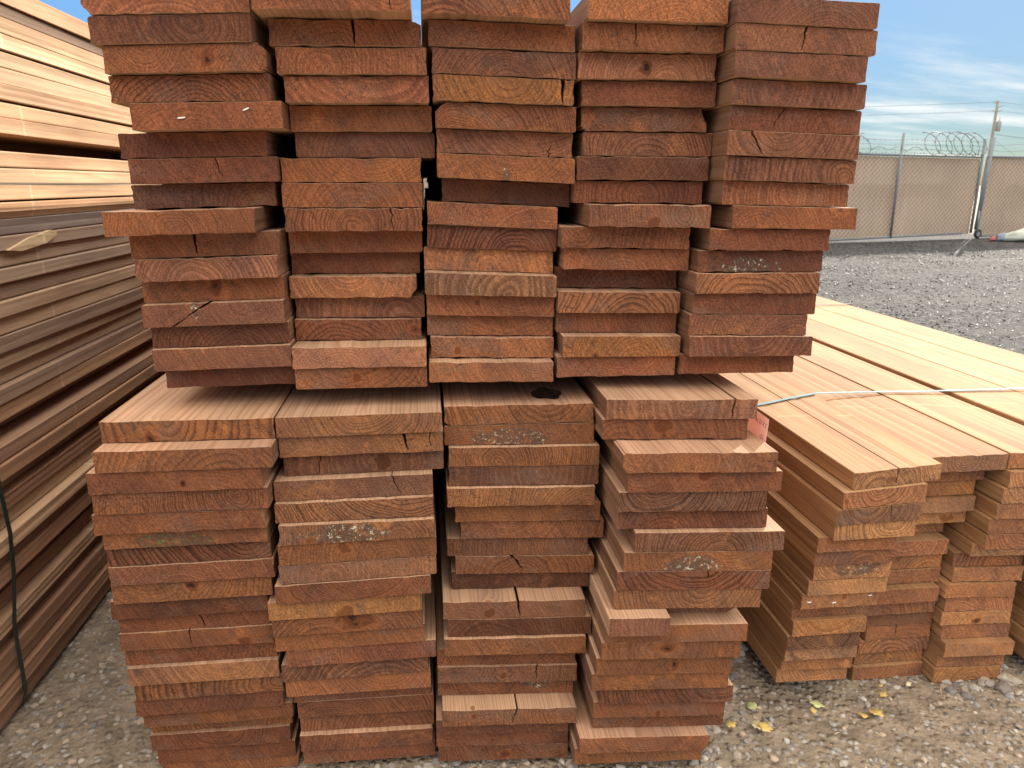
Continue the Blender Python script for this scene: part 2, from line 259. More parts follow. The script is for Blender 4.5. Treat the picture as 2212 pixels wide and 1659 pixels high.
def box(bm, x0, x1, y0, y1, z0, z1, bev=0.0):
    r = bmesh.ops.create_cube(bm, size=1.0)
    for v in r['verts']:
        v.co = Vector(((x0+x1)/2 + v.co.x*(x1-x0), (y0+y1)/2 + v.co.y*(y1-y0), (z0+z1)/2 + v.co.z*(z1-z0)))
    if bev:
        es = list({e for v in r['verts'] for e in v.link_edges})
        bmesh.ops.bevel(bm, geom=es, offset=bev, segments=2, affect='EDGES')

# ---------------------------------------------------------------- boards
def line(p, q, n, j, rnd):
    out = []
    dx, dz = q[0]-p[0], q[1]-p[1]; L = math.hypot(dx, dz) or 1
    for i in range(1, n):
        t = i/n; k = rnd.gauss(0, j)
        k = abs(max(-2*j, min(2*j, k)))
        out.append((p[0]+dx*t - dz/L*k, p[1]+dz*t + dx/L*k))
    return out
def outline(w, zbl, zbr, ztl, ztr, rnd, cham=None, slits=(), rough=.0004):
    """Closed cross-section, counter-clockwise seen from the front end: bottom, right, top, left."""
    hw = w/2; cham = cham or {}
    P = {'bl': (-hw, zbl), 'br': (hw, zbr), 'tr': (hw, ztr), 'tl': (-hw, ztl)}
    order = ['bl', 'br', 'tr', 'tl']; seq = []
    def toward(a, b, d):
        L = math.hypot(b[0]-a[0], b[1]-a[1]); return (a[0]+(b[0]-a[0])*d/L, a[1]+(b[1]-a[1])*d/L)
    cor = {}
    for i, k in enumerate(order):
        p = P[k]; pa = P[order[i-1]]; nx = P[order[(i+1) % 4]]
        if k in cham:
            dx, dz = cham[k]; hor, ver = (dx, dz)
            d_in, d_out = (ver, hor) if k in ('bl', 'tr') else (hor, ver)
            a, b = toward(p, pa, d_in), toward(p, nx, d_out)
            mids = [((a[0]*(1-t)+b[0]*t) + rnd.gauss(0, .0006), (a[1]*(1-t)+b[1]*t) + rnd.gauss(0, .0006)) for t in (.25, .5, .75)]
            cor[k] = [a] + mids + [b]
        else:
            r = rnd.uniform(.0012, .0042)
            a, b = toward(p, pa, r), toward(p, nx, r)
            m = ((a[0]+b[0]+p[0]*1.2)/3.2, (a[1]+b[1]+p[1]*1.2)/3.2)
            cor[k] = [a, m, b]
    res = []
    for i, k in enumerate(order):
        res += cor[k]
        a = cor[k][-1]; b = cor[order[(i+1) % 4]][0]
        side = ('b', 'r', 't', 'l')[i]
        mine = sorted([s for s in slits if s[0] == side], key=lambda s: s[1] if side == 'b' else -s[1])
        if not mine:
            res += line(a, b, 14 if side in 'bt' else 4, rough, rnd)
        else:
            cur = a
            for s in mine:
                _, x0, x1, dep, wd = s; wd *= 1.45
                t = (x0*w - hw - a[0])/(b[0]-a[0]); zz = a[1]+(b[1]-a[1])*t
                sgn = 1 if side == 'b' else -1
                hgt = ((ztl+ztr)-(zbl+zbr))/2*dep
                e1 = (x0*w-hw - sgn*wd/2, zz); e2 = (x0*w-hw + sgn*wd/2, zz)
                n = 7; A, B = [], []
                for q in range(1, n):
                    u = q/n; ww = wd*(1-.75*u)
                    cx = (x0+(x1-x0)*u)*w - hw + rnd.gauss(0, .0011); cz = zz + sgn*hgt*u
                    A.append((cx - sgn*ww/2, cz)); B.append((cx + sgn*ww/2, cz + rnd.gauss(0, .0003)))
                tip = (x1*w-hw, zz + sgn*hgt)
                res += line(cur, e1, 6, rough, rnd) + [q + (1,) for q in [e1] + A + [tip] + B[::-1] + [e2]]
                cur = e2
            res += line(cur, b, 6, rough, rnd)
    return res
def loft(bm, out, L, rnd, segs=1, wav=0.0, front=.0009, m_end=0, m_side=1, y0=0.0, seed=0.0):
    n = len(out); slit = [len(p) > 2 for p in out]; out = [(p[0], p[1]) for p in out]
    def inset(d):
        r = []
        for i in range(n):
            p, a, b = out[i], out[i-1], out[(i+1) % n]
            d1 = Vector((p[0]-a[0], p[1]-a[1])); d2 = Vector((b[0]-p[0], b[1]-p[1]))
            nn = Vector((0, 0))
            for dd in (d1, d2):
                if dd.length > 1e-9: dd.normalize(); nn += Vector((-dd.y, dd.x))
            if nn.length > 1e-9: nn.normalize()
            r.append((p[0]+nn.x*d, p[1]+nn.y*d))
        return r
    ins = inset(front*.5)
    rings = [[bm.verts.new((x, y0 + rnd.uniform(-.0003, .0003), z)) for x, z in ins],
             [bm.verts.new((x, y0 + front, z)) for x, z in out]]
    for s in range(1, segs+1):
        y = y0 + L*s/segs
        ox = wav*mnoise.noise(Vector((y*1.3, seed, .5)))
        rings.append([bm.verts.new((x + ox, y, z)) for x, z in out])
    f = bm.faces.new(rings[0]); f.material_index = m_end
    for A, B in zip(rings, rings[1:]):
        for k in range(n):
            f = bm.faces.new((A[(k+1) % n], A[k], B[k], B[(k+1) % n])); f.material_index = m_end if slit[k] and slit[(k+1) % n] else m_side
    f = bm.faces.new(rings[-1][::-1]); f.material_index = m_end
def wood_props(o, rnd, end, side, W, rings=None, contrast=None, patch=None, pith=None, knot=None, lichen=None, edge=None, depth=.6):
    if pith is None:
        pith = (rnd.uniform(-.42, .42)*W, rnd.choice((-1, 1))*rnd.uniform(.005, .085))
    o['grain'] = [pith[0], pith[1], rnd.uniform(0, 40)]
    o['rings'] = [rings or rnd.uniform(105, 230), contrast if contrast is not None else rnd.choice((1, 1, 1, -1))*rnd.uniform(.12, .75), patch if patch is not None else rnd.choice((0, .2, .5, .9))]
    if not knot and rnd.random() < .07:
        knot = (rnd.uniform(-.38, .38)*W, rnd.uniform(-.014, .014), rnd.uniform(.005, .012))
    o['knot'] = list(knot) if knot else [5.0, 5.0, .0005]
    o['lichen'] = list(lichen) if lichen else [9.0, .01, 0.0]
    o['end_tone'] = list(end); o['side_tone'] = list(side); o['edge_tone'] = list(edge or side); o['grain_depth'] = depth

# ---------------------------------------------------------------- wood tones
RED = [(.205, .074, .039), (.222, .083, .042), (.19, .067, .036), (.232, .09, .045), (.175, .065, .037), (.208, .079, .043)]
ORA = [(.26, .102, .046), (.24, .094, .044), (.275, .117, .058)]
GRY = [(.195, .082, .048), (.18, .076, .047), (.208, .09, .053)]
OCH = [(.265, .115, .047)]
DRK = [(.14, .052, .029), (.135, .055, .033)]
TAN = [(.365, .208, .1), (.345, .188, .088), (.385, .226, .112), (.325, .172, .08), (.355, .196, .092)]
EDGE_F = [(.2, .1, .054), (.17, .082, .045), (.23, .12, .066)]  # front stacks: narrow edges darker than the broad faces
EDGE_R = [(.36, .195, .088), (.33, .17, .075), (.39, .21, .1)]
ORD = ['topmost', 'second', 'third', 'fourth', 'fifth', 'sixth', 'seventh', 'eighth', 'ninth', 'tenth', 'eleventh', 'twelfth',
       'thirteenth', 'fourteenth', 'fifteenth', 'sixteenth', 'seventeenth', 'eighteenth', 'nineteenth', 'twentieth', 'lowest']
def shade(c, k): return tuple(v*k for v in c)
# what single boards show: look words, tone, cuts, splits, knots, bark
SP = {
 'U1': {0: dict(look='cracked reddish', slit=[('t', .55, .57, .97, .0022)], tone=RED[1], cham={'bl': (.012, .016)}),
        1: dict(look='ring-marked brown', tone=DRK[1], contrast=.5, rings=120, pith=(.03, .012)),
        2: dict(look='grey-knotted orange-brown', tone=ORA[1], patch=1, contrast=.4, rings=210, cham={'tr': (.012, .012), 'br': (.01, .008)}, knot=(.03, .0, .011)),
        3: dict(look='rough arched-grain red', tone=RED[1], rings=150, contrast=.85, pith=(.0, -.05)),
        4: dict(look='red staple-pierced', tone=RED[1], rings=190, contrast=.25, patch=.1),
        5: dict(look='plain dark red', tone=RED[4], contrast=.3), 6: dict(look='curved-grain dark red', tone=RED[4], rings=120, pith=(.01, .06), slit=[('t', .58, .62, .8, .0012)]),
        7: dict(look='splintered dark brown', tone=DRK[1], contrast=.5, patch=.6), 8: dict(look='left-jutting orange-brown', tone=ORA[1], contrast=.45),
        9: dict(look='cleanly split orange-brown', tone=RED[3], slit=[('t', .425, .435, .985, .0034)], contrast=.3),
        10: dict(look='dark-ringed weathered', tone=GRY[2], rings=125, contrast=-.8, pith=(-.02, -.035), cham={'bl': (.012, .012)}),
        11: dict(look='round-knotted orange', tone=ORA[1], knot=(.0, .004, .012), contrast=.3),
        12: dict(look='jaggedly cracked brown', tone=GRY[2], slit=[('t', .47, .3, .62, .0042), ('b', .2, .31, .42, .003)], rings=120, lichen=(-.03, .008, 1.0)),
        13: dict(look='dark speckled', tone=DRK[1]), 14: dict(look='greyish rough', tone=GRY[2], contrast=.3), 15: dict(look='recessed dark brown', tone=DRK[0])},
 'U2': {0: dict(look='split red-brown', slit=[('t', .86, .87, .97, .0016)], tone=RED[1]),
        1: dict(look='wide-cracked orange-brown', tone=RED[3], slit=[('t', .55, .555, .985, .0036)], contrast=.35, cham={'tr': (.02, .007)}),
        2: dict(look='pale-ringed brown', tone=RED[3], contrast=-.6, pith=(-.05, -.01)), 3: dict(look='bold wavy-grained', tone=RED[1], rings=70, contrast=-.6, pith=(.03, .09)),
        4: dict(look='grey-stained orange', tone=ORA[1], patch=1.0, contrast=.15), 5: dict(look='grey-brown pale-knotted', tone=GRY[1], contrast=.4, rings=170, pith=(.0, -.03)),
        6: dict(look='bright orange-red', tone=ORA[0], contrast=.35, pith=(.03, .07)), 7: dict(look='coarse orange-brown', tone=ORA[1], contrast=.4, pith=(.0, -.05)),
        8: dict(look='finely cracked red', tone=RED[3], slit=[('t', .765, .785, .98, .0015)]), 9: dict(look='wavy-lined red', tone=RED[1], contrast=-.35), 10: dict(look='smooth reddish', tone=RED[1], contrast=.15),
        11: dict(look='broken-cornered striped', tone=ORA[2], rings=105, contrast=-.5, pith=(-.01, .03), cham={'br': (.012, .018)}),
        12: dict(look='dark knotted', tone=GRY[0], rings=85, contrast=-.6, patch=1), 13: dict(look='black-knotted brown', tone=RED[3], knot=(.102, -.002, .0075)),
        14: dict(look='pale pinkish-orange', tone=(.36, .17, .1), contrast=.3, patch=0), 15: dict(look='bullseye-ringed', tone=ORA[1], knot=(-.01, .0, .009))},
 'U3': {0: dict(look='cracked overhanging red', slit=[('t', .45, .46, .97, .0028)], tone=RED[3]), 1: dict(look='plain orange-brown', tone=RED[3], contrast=.3, rings=200), 2: dict(look='fine arched-grain', tone=GRY[2], rings=190, contrast=.7, pith=(0, -.045)),
        3: dict(look='ochre-striped cracked', tone=OCH[0], patch=1, rings=130, contrast=.5, slit=[('t', .915, .92, .985, .0046)]),
        4: dict(look='chipped-corner fine-grained', tone=RED[3], rings=230, contrast=.7, cham={'tl': (.019, .015)}), 5: dict(look='dark vertical-ringed', tone=GRY[0], rings=105, contrast=-.6, slit=[('b', .82, .83, .55, .0016)]),
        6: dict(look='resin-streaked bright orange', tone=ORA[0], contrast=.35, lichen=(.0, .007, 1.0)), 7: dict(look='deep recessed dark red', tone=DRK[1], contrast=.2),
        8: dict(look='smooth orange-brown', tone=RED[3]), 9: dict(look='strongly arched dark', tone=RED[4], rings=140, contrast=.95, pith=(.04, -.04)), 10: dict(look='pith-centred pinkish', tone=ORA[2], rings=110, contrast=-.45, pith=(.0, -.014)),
        11: dict(look='bold tan-ringed', tone=(.165, .08, .042), rings=75, contrast=-.9, pith=(.03, -.02)), 12: dict(look='brown concave-grained', tone=RED[3], contrast=-.4, pith=(.04, .07)), 13: dict(look='wavy orange-striped', tone=ORA[1], rings=90, contrast=-.45, pith=(.03, .08)),
        14: dict(look='light orange wedge-marked', tone=ORA[2], contrast=.15), 15: dict(look='mottled light orange', tone=ORA[2], contrast=.3, patch=.5)},
 'U4': {1: dict(look='twice-cracked mauve-brown', slit=[('t', .37, .375, .97, .0015), ('t', .8, .78, .98, .0016)]), 2: dict(look='oval-knotted', tone=GRY[2], knot=(-.003, .0, .012), rings=200),
        3: dict(look='smooth blue-stained', tone=RED[4], patch=.7, contrast=.12), 4: dict(look='slant-ended narrow', cham={'tr': (.013, .034), 'bl': (.009, .009)}), 5: dict(look='arched mauve-brown', tone=GRY[2], rings=170, contrast=.8, pith=(0, -.03)), 6: dict(look='dark reddish-brown', tone=DRK[1]),
        7: dict(look='pith-centred dark', tone=RED[4], rings=160, pith=(0, -.01)), 8: dict(look='right-shifted grey-knotted', tone=GRY[2], patch=.9, contrast=.6), 9: dict(look='orange streak-knotted', tone=RED[3], patch=.7), 10: dict(look='arched orange-brown', tone=RED[3], rings=130, contrast=-.4, pith=(.0, -.04)),
        11: dict(look='dark deep-set arched', tone=DRK[0], rings=130, contrast=-.5, pith=(.02, -.05)), 12: dict(look='bold rose-arched', tone=ORA[2], rings=110, contrast=.85, pith=(.02, -.03)), 13: dict(look='fine semicircle-ringed', tone=RED[3], rings=170, pith=(.03, .01)),
        14: dict(look='yellowish-brown', tone=OCH[0], rings=150, contrast=.55, pith=(.02, -.03), knot=(-.05, -.016, .008), patch=.3), 15: dict(look='wide curved-grain', tone=RED[1], contrast=-.5, pith=(.0, .05))},
 'U5': {0: dict(look='purplish-brown', tone=GRY[1], contrast=.2), 1: dict(look='split greyish', slit=[('t', .49, .465, .985, .003)], tone=GRY[2], contrast=.25), 2: dict(look='mottled mauve', tone=GRY[1], patch=1, contrast=.15), 3: dict(look='pith-dotted pale-ringed', tone=GRY[1], rings=95, contrast=-.6, pith=(-.045, .006)),
        4: dict(look='slant-cracked grey-stained', slit=[('t', .41, .32, .985, .0016)], tone=RED[4], patch=.9), 5: dict(look='crooked-cracked', slit=[('t', .18, .27, .95, .003)], tone=GRY[2], contrast=.6), 6: dict(look='arched striped', tone=GRY[2], contrast=.7), 7: dict(look='round-grained orange-brown', tone=RED[3], pith=(.0, -.006), rings=120),
        8: dict(look='right-jutting blue-knotted', tone=RED[3], patch=1, contrast=.4), 9: dict(look='purplish curved-grain', tone=RED[4]), 10: dict(look='white-lichened dark', tone=DRK[1], lichen=(-.02, .06, 1.0), contrast=.2), 11: dict(look='bold arched orange', tone=ORA[2], rings=120, contrast=.8, pith=(-.01, -.06)),
        12: dict(look='plain brown', tone=RED[4], contrast=.2), 13: dict(look='gold-speckled', tone=GRY[2], patch=.8), 14: dict(look='dark pale-ringed', tone=DRK[1], rings=85, contrast=-.6, pith=(.01, .03)), 15: dict(look='arched reddish', tone=RED[1], pith=(0, -.03))},
 'L1': {0: dict(look='orange knot-marked', tone=ORA[0], rings=65, contrast=.75, pith=(-.04, .02), knot=(-.062, -.012, .014)), 1: dict(look='arched brown', tone=RED[3], rings=90, contrast=.5, pith=(.06, -.05)), 2: dict(look='plain left-jutting brown', tone=RED[0], contrast=.15), 3: dict(look='streaky dark red', tone=RED[1]), 4: dict(look='smooth dark red', tone=RED[0], contrast=.15),
        5: dict(look='green-mossed thin', tone=RED[3], lichen=(-.02, .075, 2.0)), 6: dict(look='heavily ribbed', tone=RED[4], rings=110, contrast=.95, pith=(.1, .06)), 8: dict(look='knot-ringed orange', tone=ORA[1], knot=(.0, .01, .012)), 10: dict(look='split rough', slit=[('t', .53, .56, .97, .003)], tone=RED[0]),
        11: dict(look='finely split red', slit=[('t', .46, .455, .97, .0018)], tone=RED[1]), 13: dict(look='deep curved-grain', rings=95, contrast=-.4, pith=(.04, .06)), 14: dict(look='tiger-striped', tone=ORA[1], rings=80, contrast=.8, pith=(.13, .0))},
 'L2': {0: dict(look='arched broad', tone=ORA[2], rings=140, contrast=.6, pith=(0, .05), cham={'br': (.01, .014)}), 1: dict(look='streaked and split', tone=ORA[2], slit=[('t', .755, .78, .985, .0042), ('t', .915, .925, .97, .0014)], contrast=.3),
        2: dict(look='dark vertical-ringed', tone=DRK[1], rings=75, contrast=-.55, pith=(.02, .0), slit=[('t', .225, .22, .97, .0018)], knot=(.035, .0, .016)), 3: dict(look='grey-brown stepped-crack', tone=GRY[2], slit=[('t', .74, .79, .985, .0015)], contrast=.2), 4: dict(look='slant-grained tan', tone=ORA[2], rings=150, contrast=.9, pith=(.1, .12)),
        5: dict(look='bark-patched pale', tone=ORA[2], lichen=(-.015, .085, 1.0)), 6: dict(look='round-grained orange', tone=ORA[1]), 7: dict(look='mauve ring-marked', tone=GRY[2], pith=(-.05, -.005), rings=140), 8: dict(look='plain dark', tone=RED[0]), 9: dict(look='big-knotted ochre', tone=(.3, .13, .055), knot=(.0, -.013, .013), rings=100, pith=(.0, -.01)),
        10: dict(look='dark-eyed', tone=RED[3], knot=(.01, .006, .02)), 11: dict(look='pale-knotted', tone=RED[3], contrast=.15), 13: dict(look='tiger-striped', tone=DRK[1], rings=90, contrast=-.9, pith=(.05, -.1)), 14: dict(look='fine wavy-grained', tone=RED[1], contrast=-.5)},
 'L3': {0: dict(look='knot-holed orange-red', tone=ORA[0], rings=130, contrast=.6, pith=(.05, .06), cham={'bl': (.012, .008)}), 1: dict(look='green-lichened', tone=RED[3], lichen=(-.02, .075, 1.3), contrast=.2), 2: dict(look='plain orange-brown', tone=ORA[1]), 3: dict(look='vertical-ringed dark', tone=DRK[1], rings=75, contrast=-.5, pith=(.04, .0)),
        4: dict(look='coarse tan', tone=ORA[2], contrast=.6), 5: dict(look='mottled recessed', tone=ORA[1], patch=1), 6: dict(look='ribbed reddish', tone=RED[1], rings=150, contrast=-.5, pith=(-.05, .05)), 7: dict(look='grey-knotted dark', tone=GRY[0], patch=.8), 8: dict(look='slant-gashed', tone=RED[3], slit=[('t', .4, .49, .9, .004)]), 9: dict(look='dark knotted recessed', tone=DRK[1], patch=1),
        10: dict(look='grey-topped split', tone=GRY[0], slit=[('t', .52, .54, .97, .0036)]), 12: dict(look='ink-stained', tone=ORA[1], patch=.8), 14: dict(look='teardrop-knotted greyish', tone=GRY[2], knot=(-.01, -.004, .009), slit=[('t', .71, .7, .9, .002)]), 15: dict(look='black-barked thin', tone=RED[3], lichen=(.06, .04, 1.2)), 16: dict(look='broad-topped cracked', slit=[('t', .55, .51, .97, .0028)], tone=RED[3])},
 'L4': {0: dict(look='straight-cracked ringed', tone=GRY[0], rings=70, contrast=-.7, pith=(.01, .0), slit=[('t', .845, .83, .985, .003)]), 1: dict(look='blue-knotted', tone=RED[1], rings=90, knot=(-.025, .004, .015), contrast=.4), 2: dict(look='wide-topped sunlit-corner', tone=RED[3], contrast=-.25, cham={'tl': (.004, .004), 'bl': (.01, .012)}), 3: dict(look='smooth reddish', tone=RED[0], contrast=.25), 4: dict(look='rough gold-flecked', tone=GRY[0], rings=170, contrast=.95),
        5: dict(look='coarse dark red', tone=RED[4]), 6: dict(look='right-jutting arched', tone=GRY[0], rings=150, contrast=.8, pith=(.02, -.04)), 7: dict(look='white-lichened', tone=ORA[1], lichen=(-.01, .066, 1.0)), 8: dict(look='deep-arched cracked red', tone=RED[2], rings=110, contrast=.95, pith=(.0, .09), slit=[('t', .585, .59, .97, .0016)]), 9: dict(look='gold-speckled tan', tone=ORA[2], rings=130, contrast=.6, pith=(.03, .03), patch=.5),
        10: dict(look='broken half-width', tone=GRY[0]), 11: dict(look='sunny-topped plain', tone=RED[3], contrast=.15), 12: dict(look='ring-eyed orange', tone=ORA[1], knot=(-.012, .006, .011), rings=75, pith=(-.012, .0)), 13: dict(look='black-knotted orange', tone=ORA[1], knot=(.02, .0, .014)), 14: dict(look='smooth orange', tone=ORA[1], contrast=.1), 18: dict(look='wide curved-top', tone=RED[1], rings=150, contrast=-.4, pith=(.0, .08), cham={'br': (.012, .018)})},
 'R1': {0: dict(look='split corner', tone=GRY[2], slit=[('t', .5, .495, .985, .0026)], pith=(-.03, -.03), rings=130), 1: dict(look='knot-cornered', knot=(-.085, -.006, .007)), 2: dict(look='split dark', tone=DRK[1], slit=[('t', .63, .65, .97, .0014)], cham={'tr': (.012, .01)}), 3: dict(look='pinkish arched', tone=ORA[2]), 6: dict(look='black-barked', tone=ORA[1], lichen=(.02, .07, 1.0)), 8: dict(look='staple-dotted', tone=RED[3], contrast=.2), 10: dict(look='arched thick', tone=ORA[1], rings=150, pith=(.0, .04)), 11: dict(look='dark arched', tone=DRK[1], pith=(0, .03))},
 'R2': {12: dict(look='split brown', slit=[('t', .45, .46, .97, .002)], tone=RED[2])},
 'R3': {},
}
W_OF = {'U': .235, 'L': .286, 'R': .19}
def default_look(tone, contrast, rings):
    c = 'reddish' if tone in RED else 'orange-brown' if tone in ORA else 'brown' if tone in GRY else 'dark brown'
    return c
made = {}
def board(key, k, xl, xr, y, ztl, ztr, zbl, zbr, label, group, cat='board', L=4.88, dark=1.0, segs=1, wav=0.0, side=None, name='lumber_board'):
    rnd = random.Random(hash_of(key, k)); sp = SP.get(key, {}).get(k, {})
    w = xr-xl; gap = .0016 if key == 'LS' else .0006
    zc = H + (ztl+ztr+zbl+zbr)/4
    out = outline(w, H+zbl-zc+gap/2, H+zbr-zc+gap/2, H+ztl-zc-gap/2, H+ztr-zc-gap/2, rnd, sp.get('cham'), sp.get('slit', ()), rough=rnd.choice((.0003, .0006, .001, .0013)))
    bm = bmesh.new()
    loft(bm, out, L, rnd, segs, wav, seed=k*3.1)
    o = obj(name, bm, [M_END, M_SIDE], loc=((xl+xr)/2, y, zc))
    tone = sp.get('tone') or rnd.choice(RED*4 + ORA*2 + GRY + DRK[:1])
    sd = side or rnd.choice(TAN)
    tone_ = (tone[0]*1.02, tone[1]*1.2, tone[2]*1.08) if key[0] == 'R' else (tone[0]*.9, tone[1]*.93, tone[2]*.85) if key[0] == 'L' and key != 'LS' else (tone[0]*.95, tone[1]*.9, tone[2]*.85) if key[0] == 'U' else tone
    if key[0] == 'R' and 'pith' not in sp:
        sp = dict(sp, pith=(rnd.uniform(-.3, .3)*w, rnd.choice((-1, 1))*rnd.uniform(.015, .05)), rings=rnd.uniform(80, 150))
    wood_props(o, rnd, shade(tone_, dark), sd, w, sp.get('rings'), sp.get('contrast'), sp.get('patch'), sp.get('pith'), sp.get('knot'), sp.get('lichen'), None if key == 'LS' else shade(rnd.choice(EDGE_R if key[0] == 'R' else EDGE_F), rnd.uniform(.85, 1.15)), depth={'R': .5, 'U': .6}.get(key[0], .25 if key == 'LS' else .6))
    tag(o, label(sp.get('look') or default_look(tone, 0, 0)), cat, group)
    made[(key, k)] = o
    return o
def hash_of(key, k):
    return sum(ord(c)*(i*7+3) for i, c in enumerate(key))*1009 + k*37 + 5
COLN = {'U1': 'leftmost column', 'U2': 'second column', 'U3': 'middle column', 'U4': 'fourth column', 'U5': 'rightmost column',
        'L1': 'leftmost column', 'L2': 'second column', 'L3': 'third column', 'L4': 'rightmost column', 'R1': 'first column', 'R2': 'second column', 'R3': 'third column', 'R4': 'fourth column', 'R5': 'fifth column', 'R6': 'last column'}
SIDE_L = [(.47, .29, .18), (.43, .255, .16), (.45, .28, .175)]
for key in ('U1', 'U2', 'U3', 'U4', 'U5', 'L1', 'L2', 'L3', 'L4', 'R1', 'R2', 'R3'):
    rows = DATA[key]
    for k, row in enumerate(rows):
        xl, xr, y, a, b, c, d = [v/1e4 for v in row]
        if k == 0 and key in ('R2', 'R3'): xl, xr = {'R2': (1.0785, 1.2855), 'R3': (1.288, 1.484)}[key]
        pile = {'U': 'upper front stack', 'L': 'lower front stack', 'R': 'low right stack'}[key[0]]
        od = ORD[k] if k < len(rows)-1 else 'lowest'
        lab = lambda look: f'{look} board end, {od} in the {COLN[key]} of the {pile}'
        if (key, k) == ('L4', 10): continue
        dk = 1.0
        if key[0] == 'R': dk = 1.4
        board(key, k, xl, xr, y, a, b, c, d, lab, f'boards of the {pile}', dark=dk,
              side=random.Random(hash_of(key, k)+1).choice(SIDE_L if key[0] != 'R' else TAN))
# the broken board: its left half runs out to the front, the right half snapped off short
xl, xr, y, a, b, c, d = [v/1e4 for v in DATA['L4'][10]]
rnd = random.Random(77); zc = H + (a+b+c+d)/4; xm = xl + (xr-xl)*.42
bm = bmesh.new()
zl = lambda x, p, q: H + p + (q-p)*(x-xl)/(xr-xl) - zc
w1 = xm-xl
o1 = outline(w1, zl(xl, c, d)+.0003, zl(xm, c, d)+.0003, zl(xl, a, b)-.0003, zl(xm, a, b)-.0003, rnd, rough=.0006)
off = (xl+xm)/2 - (xl+xr)/2
loft(bm, [(p+off, q) for p, q in o1], 4.8, rnd)
w2 = xr-xm-.0006; off2 = (xm+.0006+xr)/2 - (xl+xr)/2
o2 = outline(w2, zl(xm, c, d)+.0003, zl(xr, c, d)+.0003, zl(xm, a, b)-.0003, zl(xr, a, b)-.0003, rnd, cham={'bl': (.03, .006), 'br': (.02, .012)}, rough=.0015)
loft(bm, [(p+off2, q) for p, q in o2], 4.72, rnd, y0=.075, front=.004)
o = obj('lumber_board', bm, [M_END, M_SIDE], loc=((xl+xr)/2, y, zc))
wood_props(o, rnd, GRY[2], SIDE_L[0], xr-xl, 140, .4, .8)
tag(o, 'board end with right half snapped off short, eleventh in the rightmost lower front column', 'board', 'boards of the lower front stack')

# right stack: the columns that run out of the picture on the right
for ci, x0 in ((4, 1.503), (5, 1.7), (6, 1.898)):
    n = 15; r = random.Random(ci)
    for k in range(n):
        if ci > 4 and k > 0 and False: continue
        zt = -.583 - .0402*k; jx = r.uniform(-.006, .006) if k else 0
        key = f'R{ci}'; od = ORD[k] if k < n-1 else 'lowest'
        yy = 1.415 + r.uniform(-.02, .05) + .004*k
        lab = lambda look: f'{look} board end, {od} in the {COLN[key]} of the low right stack'
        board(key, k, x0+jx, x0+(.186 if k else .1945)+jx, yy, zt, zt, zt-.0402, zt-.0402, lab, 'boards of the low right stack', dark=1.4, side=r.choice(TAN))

# left stack: long boards seen along their edges
LEFT = [(.469, .422, .004), (.422, .391, -.008), (.391, .351, .0), (.351, .314, .002), (.311, .273, -.004), (.273, .234, 0), (.234, .195, .002), (.192, .155, -.005), (.155, .116, .002),
        (.077, .038, .0), (.038, .0, .001), (.0, -.039, -.001), (-.042, -.081, .004), (-.081, -.12, -.002), (-.12, -.155, .003), (-.155, -.194, -.008), (-.194, -.229, .006), (-.229, -.267, -.006), (-.267, -.305, .008),
        (-.305, -.346, .0), (-.346, -.386, .006), (-.386, -.424, -.002), (-.424, -.462, -.012), (-.462, -.5, .0), (-.5, -.54, .006), (-.545, -.58, -.055), (-.583, -.62, .016), (-.62, -.658, .022),
        (-.658, -.697, -.016), (-.697, -.736, .014), (-.736, -.773, .004), (-.773, -.812, .03), (-.812, -.85, .012), (-.85, -.889, .024), (-.889, -.927, -.02), (-.927, -.966, -.012),
        (-.966, -1.004, .012), (-1.004, -1.043, -.014), (-1.043, -1.081, .014), (-1.081, -1.12, .002), (-1.12, -1.159, .01), (-1.162, -1.205, .004)]
LLOOK = {0: 'pale smooth', 1: 'grey bark-edged', 2: 'plain pale', 3: 'grey-knotted pale', 8: 'lowest upper-bundle', 12: 'round-edged sunlit', 13: 'weathered grey', 14: 'split pale-scarred', 22: 'recessed', 25: 'deeply recessed dark', 31: 'pale-topped'}
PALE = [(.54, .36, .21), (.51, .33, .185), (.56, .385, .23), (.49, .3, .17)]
BRN = [(.46, .28, .165), (.38, .23, .145), (.48, .31, .195), (.36, .2, .115), (.52, .36, .24), (.33, .22, .15), (.44, .25, .13)]
